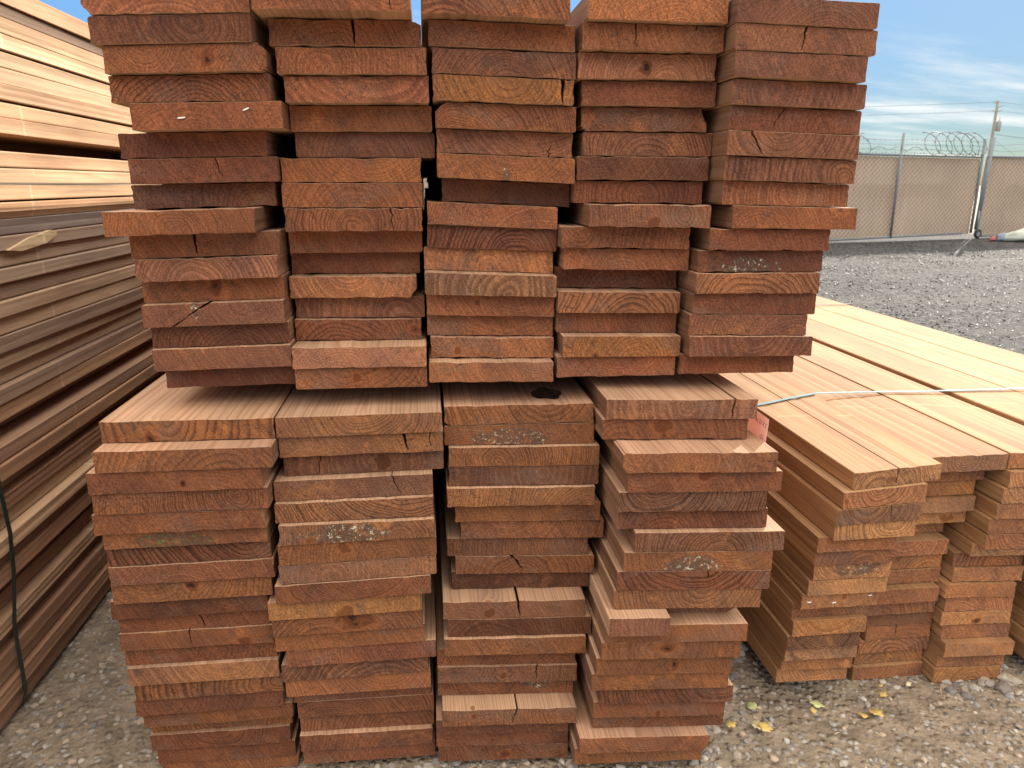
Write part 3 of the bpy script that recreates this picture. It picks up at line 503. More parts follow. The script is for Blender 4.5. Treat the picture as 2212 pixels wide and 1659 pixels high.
for k, (zt, zb, dx) in enumerate(LEFT):
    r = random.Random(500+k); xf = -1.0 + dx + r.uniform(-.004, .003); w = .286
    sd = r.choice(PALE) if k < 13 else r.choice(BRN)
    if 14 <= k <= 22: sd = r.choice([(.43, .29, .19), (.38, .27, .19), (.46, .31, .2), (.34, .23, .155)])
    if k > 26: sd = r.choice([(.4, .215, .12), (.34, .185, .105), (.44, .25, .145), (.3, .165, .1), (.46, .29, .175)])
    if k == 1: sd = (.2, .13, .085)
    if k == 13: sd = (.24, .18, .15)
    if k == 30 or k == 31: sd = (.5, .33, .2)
    kn = {3: (w/2, .98, .012)}.get(k)
    od = ORD[k] if k < 20 else ['twenty-first', 'twenty-second', 'twenty-third', 'twenty-fourth', 'twenty-fifth', 'twenty-sixth', 'twenty-seventh', 'twenty-eighth', 'twenty-ninth', 'thirtieth', 'thirty-first', 'thirty-second', 'thirty-third', 'thirty-fourth', 'thirty-fifth', 'thirty-sixth', 'thirty-seventh', 'thirty-eighth', 'thirty-ninth', 'fortieth', 'forty-first', 'lowest'][k-20]
    lk = LLOOK.get(k, 'light tan' if k < 13 else 'brown')
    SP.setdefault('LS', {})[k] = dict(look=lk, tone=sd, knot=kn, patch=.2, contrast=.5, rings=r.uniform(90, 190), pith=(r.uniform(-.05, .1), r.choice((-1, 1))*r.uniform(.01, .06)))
    if k == 12: SP['LS'][k]['cham'] = {'tr': (.004, .004), 'br': (.01, .016)}
    lab = lambda look: f'{look} board edge, {od} from the top in the tall left stack'
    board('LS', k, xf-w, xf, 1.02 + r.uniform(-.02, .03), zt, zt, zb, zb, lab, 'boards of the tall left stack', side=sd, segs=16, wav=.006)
bm = bmesh.new(); box(bm, -1.285, -1.247, 1.06, 5.9, H+.0785, H+.1145, .002)  # added bar, blocks light and view through the gap
for f in bm.faces: f.material_index = 1
o = obj('gap_blocker', bm, [M_END, M_SIDE]); wood_props(o, random.Random(44), RED[0], shade(BRN[1], .8), .1)
tag(o, 'long added light blocker deep in the gap between the two left bundles', 'timber')
# timbers laid crosswise that carry the upper bundles
for (x0, x1, z0, z1, ys, where) in ((-1.24, -1.012, .0775, .1155, (1.55, 3.3, 5.2), 'left'),):
    for i, yy in enumerate(ys):
        bm = bmesh.new(); box(bm, x0, x1, yy, yy+.089, z0, z1, .002)
        for f in bm.faces: f.material_index = 1
        o = obj('spacer_timber', bm, [M_END, M_SIDE]); wood_props(o, random.Random(i), RED[0], BRN[1], .1)
        tag(o, f'short dark spacer timber laid crosswise in the gap of the {where} stack', 'timber', 'spacer timbers of the left stack')
for i, yy in enumerate((1.75, 3.6, 5.6)):
    bm = bmesh.new(); box(bm, -.5, .6, yy, yy+.089, -.3715, -.3635, .001)
    bmesh.ops.translate(bm, verts=bm.verts, vec=(0, 0, H))
    for f in bm.faces: f.material_index = 1
    o = obj('spacer_timber', bm, [M_END, M_SIDE]); wood_props(o, random.Random(i+9), RED[0], BRN[1], .1)
    tag(o, 'long dark spacer timber between the upper and lower front stacks', 'timber', 'spacer timbers of the front stack')
for o in [q for q in C.objects if q.name.startswith('spacer_timber') and q['group'].endswith('left stack')]: o.location.z += H

# knot hole in the top board of the third lower column
host = made[('L3', 0)]
bm = bmesh.new(); bmesh.ops.create_icosphere(bm, subdivisions=4, radius=1.0)
for v in bm.verts:
    n = 1 + .3*mnoise.noise(v.co*1.1 + Vector((3, 1, 0))) + .1*mnoise.noise(v.co*4)
    v.co = Vector((v.co.x*.034*n, v.co.y*.042*n, v.co.z*.03*n))
g = G('knot hole'); nn = g.noise(g.coord(), 90, 4, .7)
M_HOLE = g.done(g.mix(nn, (.02, .01, .007), (.09, .045, .025)), .9, .1)
cut = obj('knot_cutter', bm, M_HOLE, loc=(.226, 1.392, H-.392))
host.data.materials.append(M_HOLE)
md = host.modifiers.new('hole', 'BOOLEAN'); md.operation = 'DIFFERENCE'; md.object = cut; md.solver = 'EXACT'
try: md.material_mode = 'TRANSFER'
except Exception: pass
bpy.context.view_layer.update()
dg = bpy.context.evaluated_depsgraph_get()
me = bpy.data.meshes.new_from_object(host.evaluated_get(dg)); host.modifiers.clear(); host.data = me
bpy.data.objects.remove(cut)

# staples left in the board ends
M_STEEL = plain('galvanised steel', (.55, .56, .57), .4, .5, .7, .15, 60)
M_PLAST = plain('white staple strip', (.75, .72, .68), .5, .4)
def staple(key, k, fx, fz, ln, rot):
    h = made[(key, k)]; w = h.dimensions.x; t = h.dimensions.z
    bm = bmesh.new(); box(bm, -ln/2, ln/2, -.0022, .001, -.0011, .0011, .0004)
    s = obj('staple', bm, M_PLAST, parent=h); s.location = ((fx-.5)*w, 0, (fz-.5)*t); s.rotation_euler = (0, rot, 0)
staple('U1', 4, .33, .42, .011, -.12); staple('U1', 4, .76, .72, .01, -.4)
staple('R1', 8, .1, .5, .01, 0); staple('R1', 8, .42, .38, .01, -.1); staple('R1', 8, .88, .7, .009, -.1)

# pale scar where a long splinter tore out of one board of the left stack
SC = [(1.922, -0.1537),(2.027, -0.1317),(2.141, -0.1185),(2.169, -0.1223),(2.163, -0.1336),(2.104, -0.1494),(2.039, -0.1556),(1.983, -0.1598)]
bm = bmesh.new(); hb = made[('LS', 14)]
fr = [bm.verts.new((-.9935 + (.003 if 1 < i < 6 else 0), y, H+z)) for i, (y, z) in enumerate(SC)]; bk = [bm.verts.new((-1.004, y, H+z)) for y, z in SC]
for i in range(len(SC)):
    j = (i+1) % len(SC); bm.faces.new((fr[i], fr[j], bk[j], bk[i]))
bm.faces.new(fr); bm.faces.new(bk[::-1]); bmesh.ops.recalc_face_normals(bm, faces=bm.faces)
bmesh.ops.triangulate(bm, faces=[f for f in bm.faces if len(f.verts) > 4])
bmesh.ops.translate(bm, verts=bm.verts, vec=-hb.location)
s = obj('splintered_scar', bm, M_SIDE, parent=hb); wood_props(s, random.Random(3), PALE[0], (.6, .45, .27), .1, 160); s['label'] = 'pale torn splinter on the board edge'

# straps
M_BAND = plain('pale blue strapping', (.15, .25, .28), .65, .15, 0.0, .12, 40)
M_DARK = plain('dark green strapping', (.022, .033, .028), .45, .4, 0.0, .3, 60)
def ribbon(name, pts, wid, th, mat, label):
    bm = bmesh.new(); P = [Vector(p) for p in pts]; prev = None
    for i, p in enumerate(P):
        d = (P[min(i+1, len(P)-1)] - P[max(i-1, 0)]).normalized()
        s = Vector((0, 1, 0)); s = (s - d*s.dot(d)).normalized(); n = d.cross(s)
        R = [bm.verts.new(p + s*a*wid/2 + n*b*th/2) for a, b in ((-1, -1), (1, -1), (1, 1), (-1, 1))]
        if prev:
            for j in range(4): bm.faces.new((prev[j], prev[(j+1) % 4], R[(j+1) % 4], R[j]))
        else: bm.faces.new(R)
        prev = R
    bm.faces.new(prev[::-1]); bmesh.ops.recalc_face_normals(bm, faces=bm.faces)
    return tag(obj(name, bm, mat), label, 'strap')
ribbon('packing_strap', [(.868, 1.82, H-.75), (.868, 1.835, H-.62), (.874, 1.845, H-.589), (.884, 1.846, H-.5825), (.92, 1.853, H-.5795), (1.0, 1.875, H-.5735), (1.078, 1.893, H-.5685), (1.13, 1.9, H-.5705), (1.2, 1.908, H-.5735), (1.3, 1.915, H-.577), (1.4, 1.914, H-.579), (1.53, 1.912, H-.5795), (1.73, 1.903, H-.577), (2.05, 1.9, H-.578), (2.105, 1.9, H-.6), (2.11, 1.9, H-.9)], .011, .0012, M_BAND, 'pale blue packing strap across the top of the low right stack')
ribbon('packing_strap', [(.86, 3.4, H-.6), (.9, 3.4, H-.578), (1.5, 3.43, H-.577), (1.9, 3.448, H-.577), (2.1, 3.46, H-.578), (2.118, 3.46, H-.61), (2.12, 3.46, H-.8)], .011, .0012, M_DARK, 'thin dark packing strap across the far end of the low right stack')
ribbon('packing_strap', [(-1.33, 1.665, H+.474), (-.99, 1.665, H+.474), (-.965, 1.665, H+.46), (-.974, 1.665, H-.4), (-.962, 1.662, H-.77), (-.963, 1.65, H-.86), (-.982, 1.645, H-1.0), (-.982, 1.64, H-1.17), (-.993, 1.64, H-1.208)], .015, .0012, M_DARK, 'dark green packing strap down the side of the tall left stack')

# tag stapled to the side of a lower board, its printing showing through
g = G('pink tag paper'); n = g.noise(g.coord(), 40, 3)
M_TAG = g.done(g.mix(n, (.8, .58, .5), (.86, .65, .58)), .7, .2)
g.b.inputs['Transmission Weight'].default_value = 0.0
tr = g.t.nodes.new('ShaderNodeBsdfTranslucent'); tr.inputs[0].default_value = (.85, .5, .4, 1)
mx = g.t.nodes.new('ShaderNodeMixShader'); mx.inputs[0].default_value = .45
g.t.links.new(g.b.outputs[0], mx.inputs[1]); g.t.links.new(tr.outputs[0], mx.inputs[2]); g.t.links.new(mx.outputs[0], g.out.inputs[0])
M_INK = plain('grey print', (.28, .17, .17), .8, .1)
tg = empty('paper_tag', (.6235, 1.253, H-.5))
tag(tg, 'pink printed paper tag standing at the right side of the lower front stack', 'tag')
bm = bmesh.new()
ny, nz = 10, 8
V = {}
for s in (0, 1):
    for i in range(ny+1):
        for j in range(nz+1):
            yy = .1*i/ny; zz = .075*j/nz
            x = .004*(zz/.075)**2 + .0012*math.sin(yy*40)
            if i in (0,) and j == nz: yy += .002
            V[s, i, j] = bm.verts.new((x + s*.0003, yy, zz))
for i in range(ny):
    for j in range(nz):
        bm.faces.new((V[0, i, j], V[0, i, j+1], V[0, i+1, j+1], V[0, i+1, j])); bm.faces.new((V[1, i, j], V[1, i+1, j], V[1, i+1, j+1], V[1, i, j+1]))
for i in range(ny):
    for j in (0, nz): bm.faces.new((V[0, i, j], V[0, i+1, j], V[1, i+1, j], V[1, i, j]) if j == 0 else (V[0, i+1, j], V[0, i, j], V[1, i, j], V[1, i+1, j]))
for j in range(nz):
    for i in (0, ny): bm.faces.new((V[0, i, j+1], V[0, i, j], V[1, i, j], V[1, i, j+1]) if i == 0 else (V[0, i, j], V[0, i, j+1], V[1, i, j+1], V[1, i, j]))
bmesh.ops.recalc_face_normals(bm, faces=bm.faces)
obj('paper', bm, M_TAG, parent=tg)
def lettering(txt, size, y, z, parent, thick=.0004):
    cu = bpy.data.curves.new('print', 'FONT'); cu.body = txt; cu.size = size; cu.extrude = thick
    t = bpy.data.objects.new('print', cu); C.objects.link(t); bpy.context.view_layer.update()
    me = bpy.data.meshes.new_from_object(t.evaluated_get(bpy.context.evaluated_depsgraph_get()))
    bpy.data.objects.remove(t); me.materials.clear(); me.materials.append(M_INK)
    # text x -> +Y, text y -> +Z, face towards +X: read from the far side of the paper
    M = Matrix(((0, 0, 1, 0), (1, 0, 0, y), (0, 1, 0, z), (0, 0, 0, 1)))
    for v in me.vertices:
        p = M @ v.co; p.x += .004*(p.z/.075)**2 + .0012*math.sin(p.y*40) + .00015
        v.co = p
    o = bpy.data.objects.new('printing', me); C.objects.link(o); o.parent = parent
    return o
lettering('2 X 12 16', .012, .006, .056, tg); lettering('12', .013, .012, .03, tg)

# ---------------------------------------------------------------- ground
M_GROUND = ground_mat()
bm = bmesh.new()
def axis(lo, hi, c, n, p):
    r = []
    for i in range(-n, n+1):
        t = i/n; r.append(c + (hi-c)*abs(t)**p if t >= 0 else c - (c-lo)*abs(t)**p)
    return r
xs = axis(-420, 420, .4, 90, 3.6); ys = axis(-60, 900, 1.6, 90, 3.6)
gh = lambda x, y: (.005*mnoise.noise(Vector((x*3.1, y*3.1, 0))) + .004*mnoise.noise(Vector((x*9, y*9, 4))) - .004 if abs(y) < 9 else .012*mnoise.noise(Vector((x*.7, y*.7, 2)))-.006)
grid = [[bm.verts.new((x, y, gh(x, y))) for x in xs] for y in ys]
for j in range(len(ys)-1):
    for i in range(len(xs)-1):
        f = bm.faces.new((grid[j][i], grid[j][i+1], grid[j+1][i+1], grid[j+1][i])); f.smooth = True
tag(obj('ground', bm, M_GROUND), kind='structure')

def stones(name, n, place, smin, smax, pal, rough, spec, seed, flat=.6, sub=1, pw=2.4):
    r = random.Random(seed); bm = bmesh.new(); lay = bm.verts.layers.float_color.new('tint')
    base = bmesh.new(); bmesh.ops.create_icosphere(base, subdivisions=sub, radius=1.0)
    bv = [v.co.copy() for v in base.verts]; bf = [[v.index for v in f.verts] for f in base.faces]; base.free()
    for _ in range(n):
        x, y, ex = place(r)
        s = (smin + (smax-smin)*r.random()**pw)*ex; c = r.choice(pal); k = r.uniform(.75, 1.25)
        e = Matrix.Rotation(r.uniform(0, 6.3), 3, 'Z') @ Matrix.Rotation(r.uniform(-.5, .5), 3, 'X')
        sc = Vector((r.uniform(.7, 1.3), r.uniform(.7, 1.1), r.uniform(.4, .8)))
        q = r.uniform(0, 50); z0 = gh(x, y) + s*sc.z*r.uniform(-.25, .45)
        vs = []
        for v in bv:
            p = v*(1 + .38*mnoise.noise(v*1.3 + Vector((q, 0, 0)))); p = e @ Vector((p.x*sc.x, p.y*sc.y, p.z*sc.z))*s
            w = bm.verts.new((x+p.x, y+p.y, z0+p.z)); w[lay] = (c[0]*k, c[1]*k, c[2]*k, 1); vs.append(w)
        for f in bf:
            fc = bm.faces.new([vs[i] for i in f]); fc.smooth = False
    g = G(name + ' stone'); a = g.attr('tint', False).outputs['Color']
    nn = g.noise(g.coord(), 160, 3, .6)
    m = g.done(g.mix(1.0, a, g.mix(nn, (.7, .7, .7), (1.3, 1.3, 1.3)), 'MULTIPLY'), rough, spec)
    return obj(name, bm, m)
NEARP = [shade(q, .88) for q in [(.4, .335, .265), (.44, .385, .315), (.32, .29, .25), (.42, .32, .235), (.48, .43, .37), (.24, .22, .205), (.35, .29, .225), (.28, .24, .2)]]
def near_right(r):
    x = r.uniform(.4, 2.1); y = 1.12 + 1.0*r.random()
    cl = mnoise.noise(Vector((x*2.6, y*2.6, 7)))
    return x, y, (1.25 if cl > .05 else .62)
def near_left(r): return r.uniform(-1.02, -.5), r.uniform(1.25, 3.2), .7
def near_mid(r): return r.uniform(-.6, .6), r.uniform(1.15, 1.36), .8
tag(stones('gravel', 8000, near_right, .0012, .0155, NEARP, .8, .25, 1, sub=2, pw=4.6), kind='stuff')
tag(stones('gravel', 5200, near_left, .0011, .014, NEARP, .8, .25, 2, sub=2, pw=5.0), kind='stuff')
tag(stones('gravel', 1100, near_mid, .002, .016, NEARP, .8, .25, 4, sub=2, pw=2.6), kind='stuff')
DARKP = [(.022, .022, .023), (.035, .035, .035), (.05, .048, .045), (.075, .07, .062), (.018, .018, .02), (.12, .115, .105)]
def far_pl(r):
    y = 2.2 + 13*r.random()**1.5; x = r.uniform(.55*y*.8, 1.0*y + 1.5)
    if x < 2.2 and y < 6.4: x += 1.6
    return x, y, .6 + y*.055
tag(stones('dark_gravel', 24000, far_pl, .004, .016, DARKP, .45, .35, 3, sub=1, pw=2.0), kind='stuff')
# deadwood scraps at the foot of the right stack's far side are part of the loose gravel

# ---------------------------------------------------------------- fallen leaves
M_LEAF = {}
for nme, c in (('yellow', (.72, .5, .16)), ('pale', (.74, .63, .36)), ('green', (.6, .62, .28))):
    g = G('leaf ' + nme); nn = g.noise(g.coord(), 120, 4, .6)
    M_LEAF[nme] = g.done(g.mix(nn, tuple(v*.7 for v in c), tuple(min(1, v*1.15) for v in c)), .6, .25)
def leaf(x, y, s, col, rot, label):
    s *= 1.45
    r = random.Random(int(x*1e4)); bm = bmesh.new(); n = 26; rim = []
    top = bm.verts.new((0, 0, .004))
    for i in range(n):
        a = 2*math.pi*i/n; rr = s*(.62 + .2*math.cos(a) + .14*math.cos(5*a) + r.uniform(-.06, .06))
        rim.append(bm.verts.new((rr*math.cos(a), .75*rr*math.sin(a), .004 + s*.25*abs(math.sin(a))*r.uniform(.5, 1.2) + s*.12*math.cos(2*a))))
    low = [bm.verts.new(v.co - Vector((0, 0, .0005))) for v in rim]; bot = bm.verts.new((0, 0, .0035))
    for i in range(n):
        j = (i+1) % n
        bm.faces.new((top, rim[i], rim[j])).smooth = True; bm.faces.new((bot, low[j], low[i])); bm.faces.new((rim[i], low[i], low[j], rim[j]))
    o = obj('fallen_leaf', bm, M_LEAF[col], loc=(x, y, gh(x, y)+.009)); o.rotation_euler = (r.uniform(-.25, .25), r.uniform(-.25, .25), rot)
    tag(o, label, 'leaf', 'fallen yellow leaves on the gravel')
leaf(.664, 1.374, .013, 'yellow', .3, 'small square yellow leaf nearest the lower front stack')
leaf(.722, 1.362, .017, 'pale', 1.2, 'large pale crumpled leaf on gravel right of the front stack')
leaf(.742, 1.355, .016, 'yellow', 2.4, 'yellow leaf touching the large pale crumpled leaf')
leaf(.744, 1.427, .016, 'green', 1.9, 'greenish ragged leaf beyond the pale crumpled leaf')
leaf(1.018, 1.376, .02, 'yellow', .4, 'biggest bright yellow leaf in front of the right stack')
leaf(.992, 1.373, .013, 'yellow', 2.9, 'small yellow leaf touching the biggest bright yellow leaf')
leaf(.895, 1.426, .018, 'green', -.4, 'thin greenish leaf in front of the right stack left column')
leaf(.879, 1.4, .01, 'yellow', 1.4, 'tiny orange-yellow leaf just below the thin greenish leaf')
leaf(1.081, 1.434, .011, 'yellow', 2.0, 'narrow yellow leaf between stones before the right stack')
leaf(1.163, 1.466, .008, 'pale', .2, 'small pale leaf under the third column of the right stack')
leaf(1.093, 1.468, .006, 'yellow', .9, 'tiny round yellow leaf close to the right stack foot')

for i, (x, y, l, a, lab) in enumerate(((1.235, 1.44, .03, 1.0, 'thin straw-coloured wood splinter on gravel below the third right-stack column'), (.90, 1.33, .018, .3, 'short pale wood splinter on gravel below the thin greenish leaf'), (-.66, 1.62, .03, .5, 'pale wood splinter on the dirt beside the left stack'), (1.33, 1.3, .022, -.6, 'grey wood splinter on gravel at the lower right of the yard'))):
    bm = bmesh.new(); tube(bm, [(-l/2, 0, 0), (0, .001, .001), (l/2, 0, .0005)], [.0005, .0014, .0003], 5)
    o = obj('wood_splinter', bm, M_SIDE, loc=(x, y, gh(x, y)+.007)); o.rotation_euler = (0, 0, a); wood_props(o, random.Random(i), TAN[0], (.55, .4, .22), .02)
    tag(o, lab, 'splinter')
# ---------------------------------------------------------------- fence, gate, wire
M_PIPE = plain('galvanised pipe', (.17, .185, .19), .6, .3, 0.0, .2, 8)
M_WIRE = plain('fence wire', (.1, .095, .088), .6, .3, 0.0, .2, 10)
g = G('tan privacy slats'); P = g.coord('Object'); x, y, z = g.sep(P)
st = g.step(g.math('ABSOLUTE', g.math('SUBTRACT', g.math('FRACT', g.math('MULTIPLY', x, 17.2)), .5)), .38, .49)
n1 = g.noise(P, .8, 3.0); n2 = g.noise(g.vec('MULTIPLY', P, (9, 1, .8)), 1.0, 2.0)
col = g.mix(n2, (.55, .455, .36), (.66, .56, .455)); col = g.mix(1.0, col, g.mix(n1, (.8, .8, .82), (1.15, 1.13, 1.1)), 'MULTIPLY')
col = g.mix(g.math('MULTIPLY', st, .45), col, (.16, .115, .085))
M_SLAT = g.done(col, .6, .3)
tr = g.t.nodes.new('ShaderNodeBsdfTranslucent'); g.t.links.new(col, tr.inputs[0])
mx = g.t.nodes.new('ShaderNodeMixShader'); mx.inputs[0].default_value = .45
g.t.links.new(g.b.outputs[0], mx.inputs[1]); g.t.links.new(tr.outputs[0], mx.inputs[2]); g.t.links.new(mx.outputs[0], g.out.inputs[0])
M_TYRE = plain('black rubber', (.025, .025, .027), .6, .3); M_RAZOR = plain('razor wire', (.12, .115, .11), .5, .4, .4)
def panel(parent, length, z0, z1, zt_end=None, z0_end=None):
    """slats and chain link between two rails; local x runs along the fence, +y is the far side"""
    e1 = z1 if zt_end is None else zt_end; e0 = z0 if z0_end is None else z0_end
    N = max(2, int(length/.08)); bm = bmesh.new()
    fr = [(length*i/N, .012 + .01*mnoise.noise(Vector((i*.16, 0, 3))) + .004*(i % 2)) for i in range(N+1)]
    K = 6; rows = []
    for j in range(K+1):
        rows.append([bm.verts.new((x, y + .05*mnoise.noise(Vector((x*1.1, j*.6, 1))), (z0+(e0-z0)*x/length)+((z1+(e1-z1)*x/length)-(z0+(e0-z0)*x/length))*j/K)) for x, y in fr])
    rows2 = [[bm.verts.new(v.co + Vector((0, .006, 0))) for v in rw] for rw in rows]
    for j in range(K):
        for i in range(N):
            bm.faces.new((rows[j][i], rows[j][i+1], rows[j+1][i+1], rows[j+1][i])); bm.faces.new((rows2[j][i], rows2[j+1][i], rows2[j+1][i+1], rows2[j][i+1]))
    obj('privacy_screen', bm, M_SLAT, parent=parent)
    bm = bmesh.new(); hgt = z1 - z0; d = .116; r = .0021
    def wire(a, b, r):
        a, b = Vector(a), Vector(b); dd = (b-a).normalized(); s = Vector((0, 1, 0)); t = dd.cross(s)
        R = [[bm.verts.new(p + s*r*2*math.cos(q)*.6 + t*r*math.sin(q)) for q in (0, 2.09, 4.19)] for p in (a, b)]
        for k in range(3): bm.faces.new((R[0][k], R[0][(k+1) % 3], R[1][(k+1) % 3], R[1][k]))
    sl = .98; n = int((length + hgt/sl)/d)
    for i in range(n):
        xa = -hgt/sl + i*d
        for sgn in (1, -1):
            p0, p1 = xa, xa + hgt/sl; t0 = max(0.0, -p0/(hgt/sl)); t1 = min(1.0, (length-p0)/(hgt/sl))
            if t1 - t0 < .02: continue
            za, zb = (z0 + hgt*t0, z0 + hgt*t1) if sgn > 0 else (z1 - hgt*t0, z1 - hgt*t1)
            wire((p0 + hgt/sl*t0, -.02 - .004*sgn, za), (p0 + hgt/sl*t1, -.02 - .004*sgn, zb), .0042 if sgn > 0 else .0022)
    obj('wire_mesh', bm, M_WIRE, parent=parent)
def pipe(name, parent, a, b, r, mat=None):
    bm = bmesh.new(); tube(bm, [a, b], r, 12); return obj(name, bm, mat or M_PIPE, parent=parent)
ang = math.atan2(.85, 3.9)
def fence_frame(nm, x, y, label, cat):
    e = empty(nm, (x, y, 0)); e.rotation_euler = (0, 0, ang); tag(e, label, cat); return e
TOP = 1.83
gx, gy = 8.55, 15.3
ga = fence_frame('chain_link_gate', gx, gy, 'chain-link gate leaf with tan slats and bottom rail above the dark gravel', 'gate')
LG = 4.08
panel(ga, LG, .06, TOP-.03, TOP-.06, .1)
pipe('top_rail', ga, (0, -.03, TOP), (LG, -.03, TOP-.03), .024)
pipe('bottom_rail', ga, (0, -.03, .045), (LG-.28, -.03, .12), .024)
pipe('upright', ga, (1.72, -.04, .05), (1.72, -.04, TOP+.44), .026); pipe('upright', ga, (LG, -.035, .12), (LG, -.035, TOP+.36), .03)
pipe('upright', ga, (0, -.035, .05), (0, -.035, TOP+.4), .028)
for i, z in enumerate((TOP+.1, TOP+.2, TOP+.3)):
    bm = bmesh.new(); tube(bm, [(LG*j/14, -.04, z - .012*math.sin(j*1.3+i)) for j in range(15)], .0032, 5)
    for j in range(28):
        xx = LG*(j+.5)/28; tube(bm, [(xx, -.05, z-.018), (xx+.008, -.03, z+.018)], .003, 4)
    obj('barbed_strand', bm, M_WIRE, parent=ga)
# fabric clips along the top rail
bm = bmesh.new()
for i in range(46):
    xx = .05 + i*.088; tube(bm, [(xx, -.055, TOP+.02), (xx+.02, -.03, TOP+.035+.012*(i % 3)), (xx+.035, -.02, TOP-.03)], .005, 4)
obj('tie_wire', bm, M_WIRE, parent=ga)
rx, ry = gx + math.cos(ang)*(LG+.16), gy + math.sin(ang)*(LG+.16)
gb = fence_frame('chain_link_gate', rx, ry, 'chain-link gate leaf with caster wheel at its end, by the rolled bundle', 'gate')
LB = 4.4
panel(gb, LB, .04, TOP-.04)
pipe('top_rail', gb, (0, -.03, TOP-.02), (LB, -.03, TOP-.02), .024); pipe('bottom_rail', gb, (.2, -.03, .04), (LB, -.03, .04), .022)
pipe('upright', gb, (-.02, -.04, .2), (.08, -.04, TOP+.4), .045); pipe('upright', gb, (LB, -.04, 0), (LB, -.04, TOP+.4), .03)
pipe('wheel_bracket', gb, (-.05, -.1, .12), (-.02, -.06, .62), .02)
wh = empty('caster_wheel', (-.05, -.13, .105)); wh.parent = gb
bm = bmesh.new(); tube(bm, [(.078*math.cos(a*.2618), 0, .078*math.sin(a*.2618)) for a in range(24)], .03, 10, closed=True); obj('tyre', bm, M_TYRE, parent=wh)
bm = bmesh.new(); tube(bm, [(0, -.022, 0), (0, .022, 0)], .056, 20); obj('rim', bm, M_PIPE, parent=wh)
for i, z in enumerate((TOP+.12, TOP+.25)):
    bm = bmesh.new(); tube(bm, [(LB*j/12, -.04, z - .02*math.sin(j*1.1+i)) for j in range(13)], .0032, 5); obj('barbed_strand', bm, M_WIRE, parent=gb)
# fence run continuing behind the stacks on the left
fl = fence_frame('chain_link_fence', gx - math.cos(ang)*9.1, gy - math.sin(ang)*9.1, 'chain-link fence run with tan slats behind the front stack', 'fence')
panel(fl, 9.0, .05, TOP-.03)
pipe('top_rail', fl, (0, -.03, TOP), (9.0, -.03, TOP), .024)
for i in range(4): pipe('post', fl, (i*2.97+.03, -.03, 0), (i*2.97+.03, -.03, TOP+.4), .03)
# razor wire coil riding on the gate top
bm = bmesh.new(); pts = []
loops = [(-.55, .21), (-.3, .2), (.25, .0), (1.0, .0)]
def coil(x0, x1, n, r0, zc, seed):
    r = random.Random(seed); out = []
    rr = [r0*r.uniform(.85, 1.1) for _ in range(n+2)]; sp = [0.0]
    for i in range(n+1): sp.append(sp[-1] + r.uniform(.6, 1.4))
    tot = sp[n]
    for i in range(n*22+1):
        t = i/22; k = int(t); u = t-k
        R = rr[k]*(1-u) + rr[k+1]*u; xx = x0 + (x1-x0)*((sp[k]*(1-u) + sp[k+1]*u)/tot)
        a = 2*math.pi*t
        out.append((xx + R*.9*math.sin(a), -.06 + R*.55*math.cos(a*1.0 + .6), zc + R*math.cos(a) - (r0-R)*.6))
    return out
for (x0, x1, n, r0, zc, sd) in ((2.35, 3.95, 6, .235, TOP+.235, 5), (-.1, .75, 3, .22, TOP+.2, 8)):
    pts = coil(x0, x1, n, r0, zc, sd); tube(bm, pts, .0065, 5)
    for i in range(0, len(pts)-1, 3):
        p = Vector(pts[i]); q = Vector(pts[i+1]); d = (q-p).normalized(); tube(bm, [p - d*.012, p + d*.012], .014, 4)
tail = [(.85 + .11*i, -.06, TOP + .06 + .1*abs(math.sin(i*.7))) for i in range(14)]; tube(bm, tail, .0065, 5)
o = obj('razor_wire_coil', bm, M_RAZOR, loc=(gx, gy, 0)); o.rotation_euler = (0, 0, ang)
tag(o, 'looped razor wire coil lying along the gate top', 'razor wire')

# lumpy rolled bundle by the right gate leaf
bd = empty('rolled_bundle', (12.42, 15.22, 0)); bd.rotation_euler = (0, 0, -.55)
tag(bd, 'pale grey rolled bundle with blue edge and red end lying by the fence', 'bundle')
M_CLOTH = plain('grey canvas', (.45, .45, .38), .8, .2, 0, .25, 9, .01); M_BLUE = plain('blue cloth', (.24, .3, .36), .7, .2); M_RED = plain('red cloth', (.36, .13, .11), .6, .3); M_GRN = plain('green cloth', (.05, .16, .03), .8, .2)
def lump(name, x0, x1, rad, mat, seed, n=18, m=22, drop=0.0):
    bm = bmesh.new(); R = []
    for i in range(n+1):
        t = i/n; x = x0 + (x1-x0)*t; rr = rad(t)
        ring = []
        for k in range(m):
            a = 2*math.pi*k/m; q = rr*(1 + .5*mnoise.noise(Vector((x*4.5+seed, math.cos(a)*1.4, math.sin(a)*1.4))) + .16*mnoise.noise(Vector((x*14, math.cos(a)*4, seed))))
            ring.append(bm.verts.new((x, q*math.cos(a)*1.15, max(.004, rr*.86 + q*math.sin(a)*.9 - drop))))
        R.append(ring)
    for A, B in zip(R, R[1:]):
        for k in range(m): bm.faces.new((A[k], A[(k+1) % m], B[(k+1) % m], B[k])).smooth = True
    bm.faces.new(R[0][::-1]); bm.faces.new(R[-1]); return obj(name, bm, mat, parent=bd)
lump('canvas', .12, 1.5, lambda t: .1 + .09*min(1, t*2.2), M_CLOTH, 1)
lump('blue_edge', .05, .16, lambda t: .085 + .03*t, M_BLUE, 2)
lump('red_end', -.09, .055, lambda t: .02 + .045*math.sin(math.pi*min(1, .15+t*.7)), M_RED, 3)
lump('green_fold', .55, 1.3, lambda t: .05 + .06*math.sin(math.pi*t), M_GRN, 4, drop=.0).location = (0, -.13, 0)

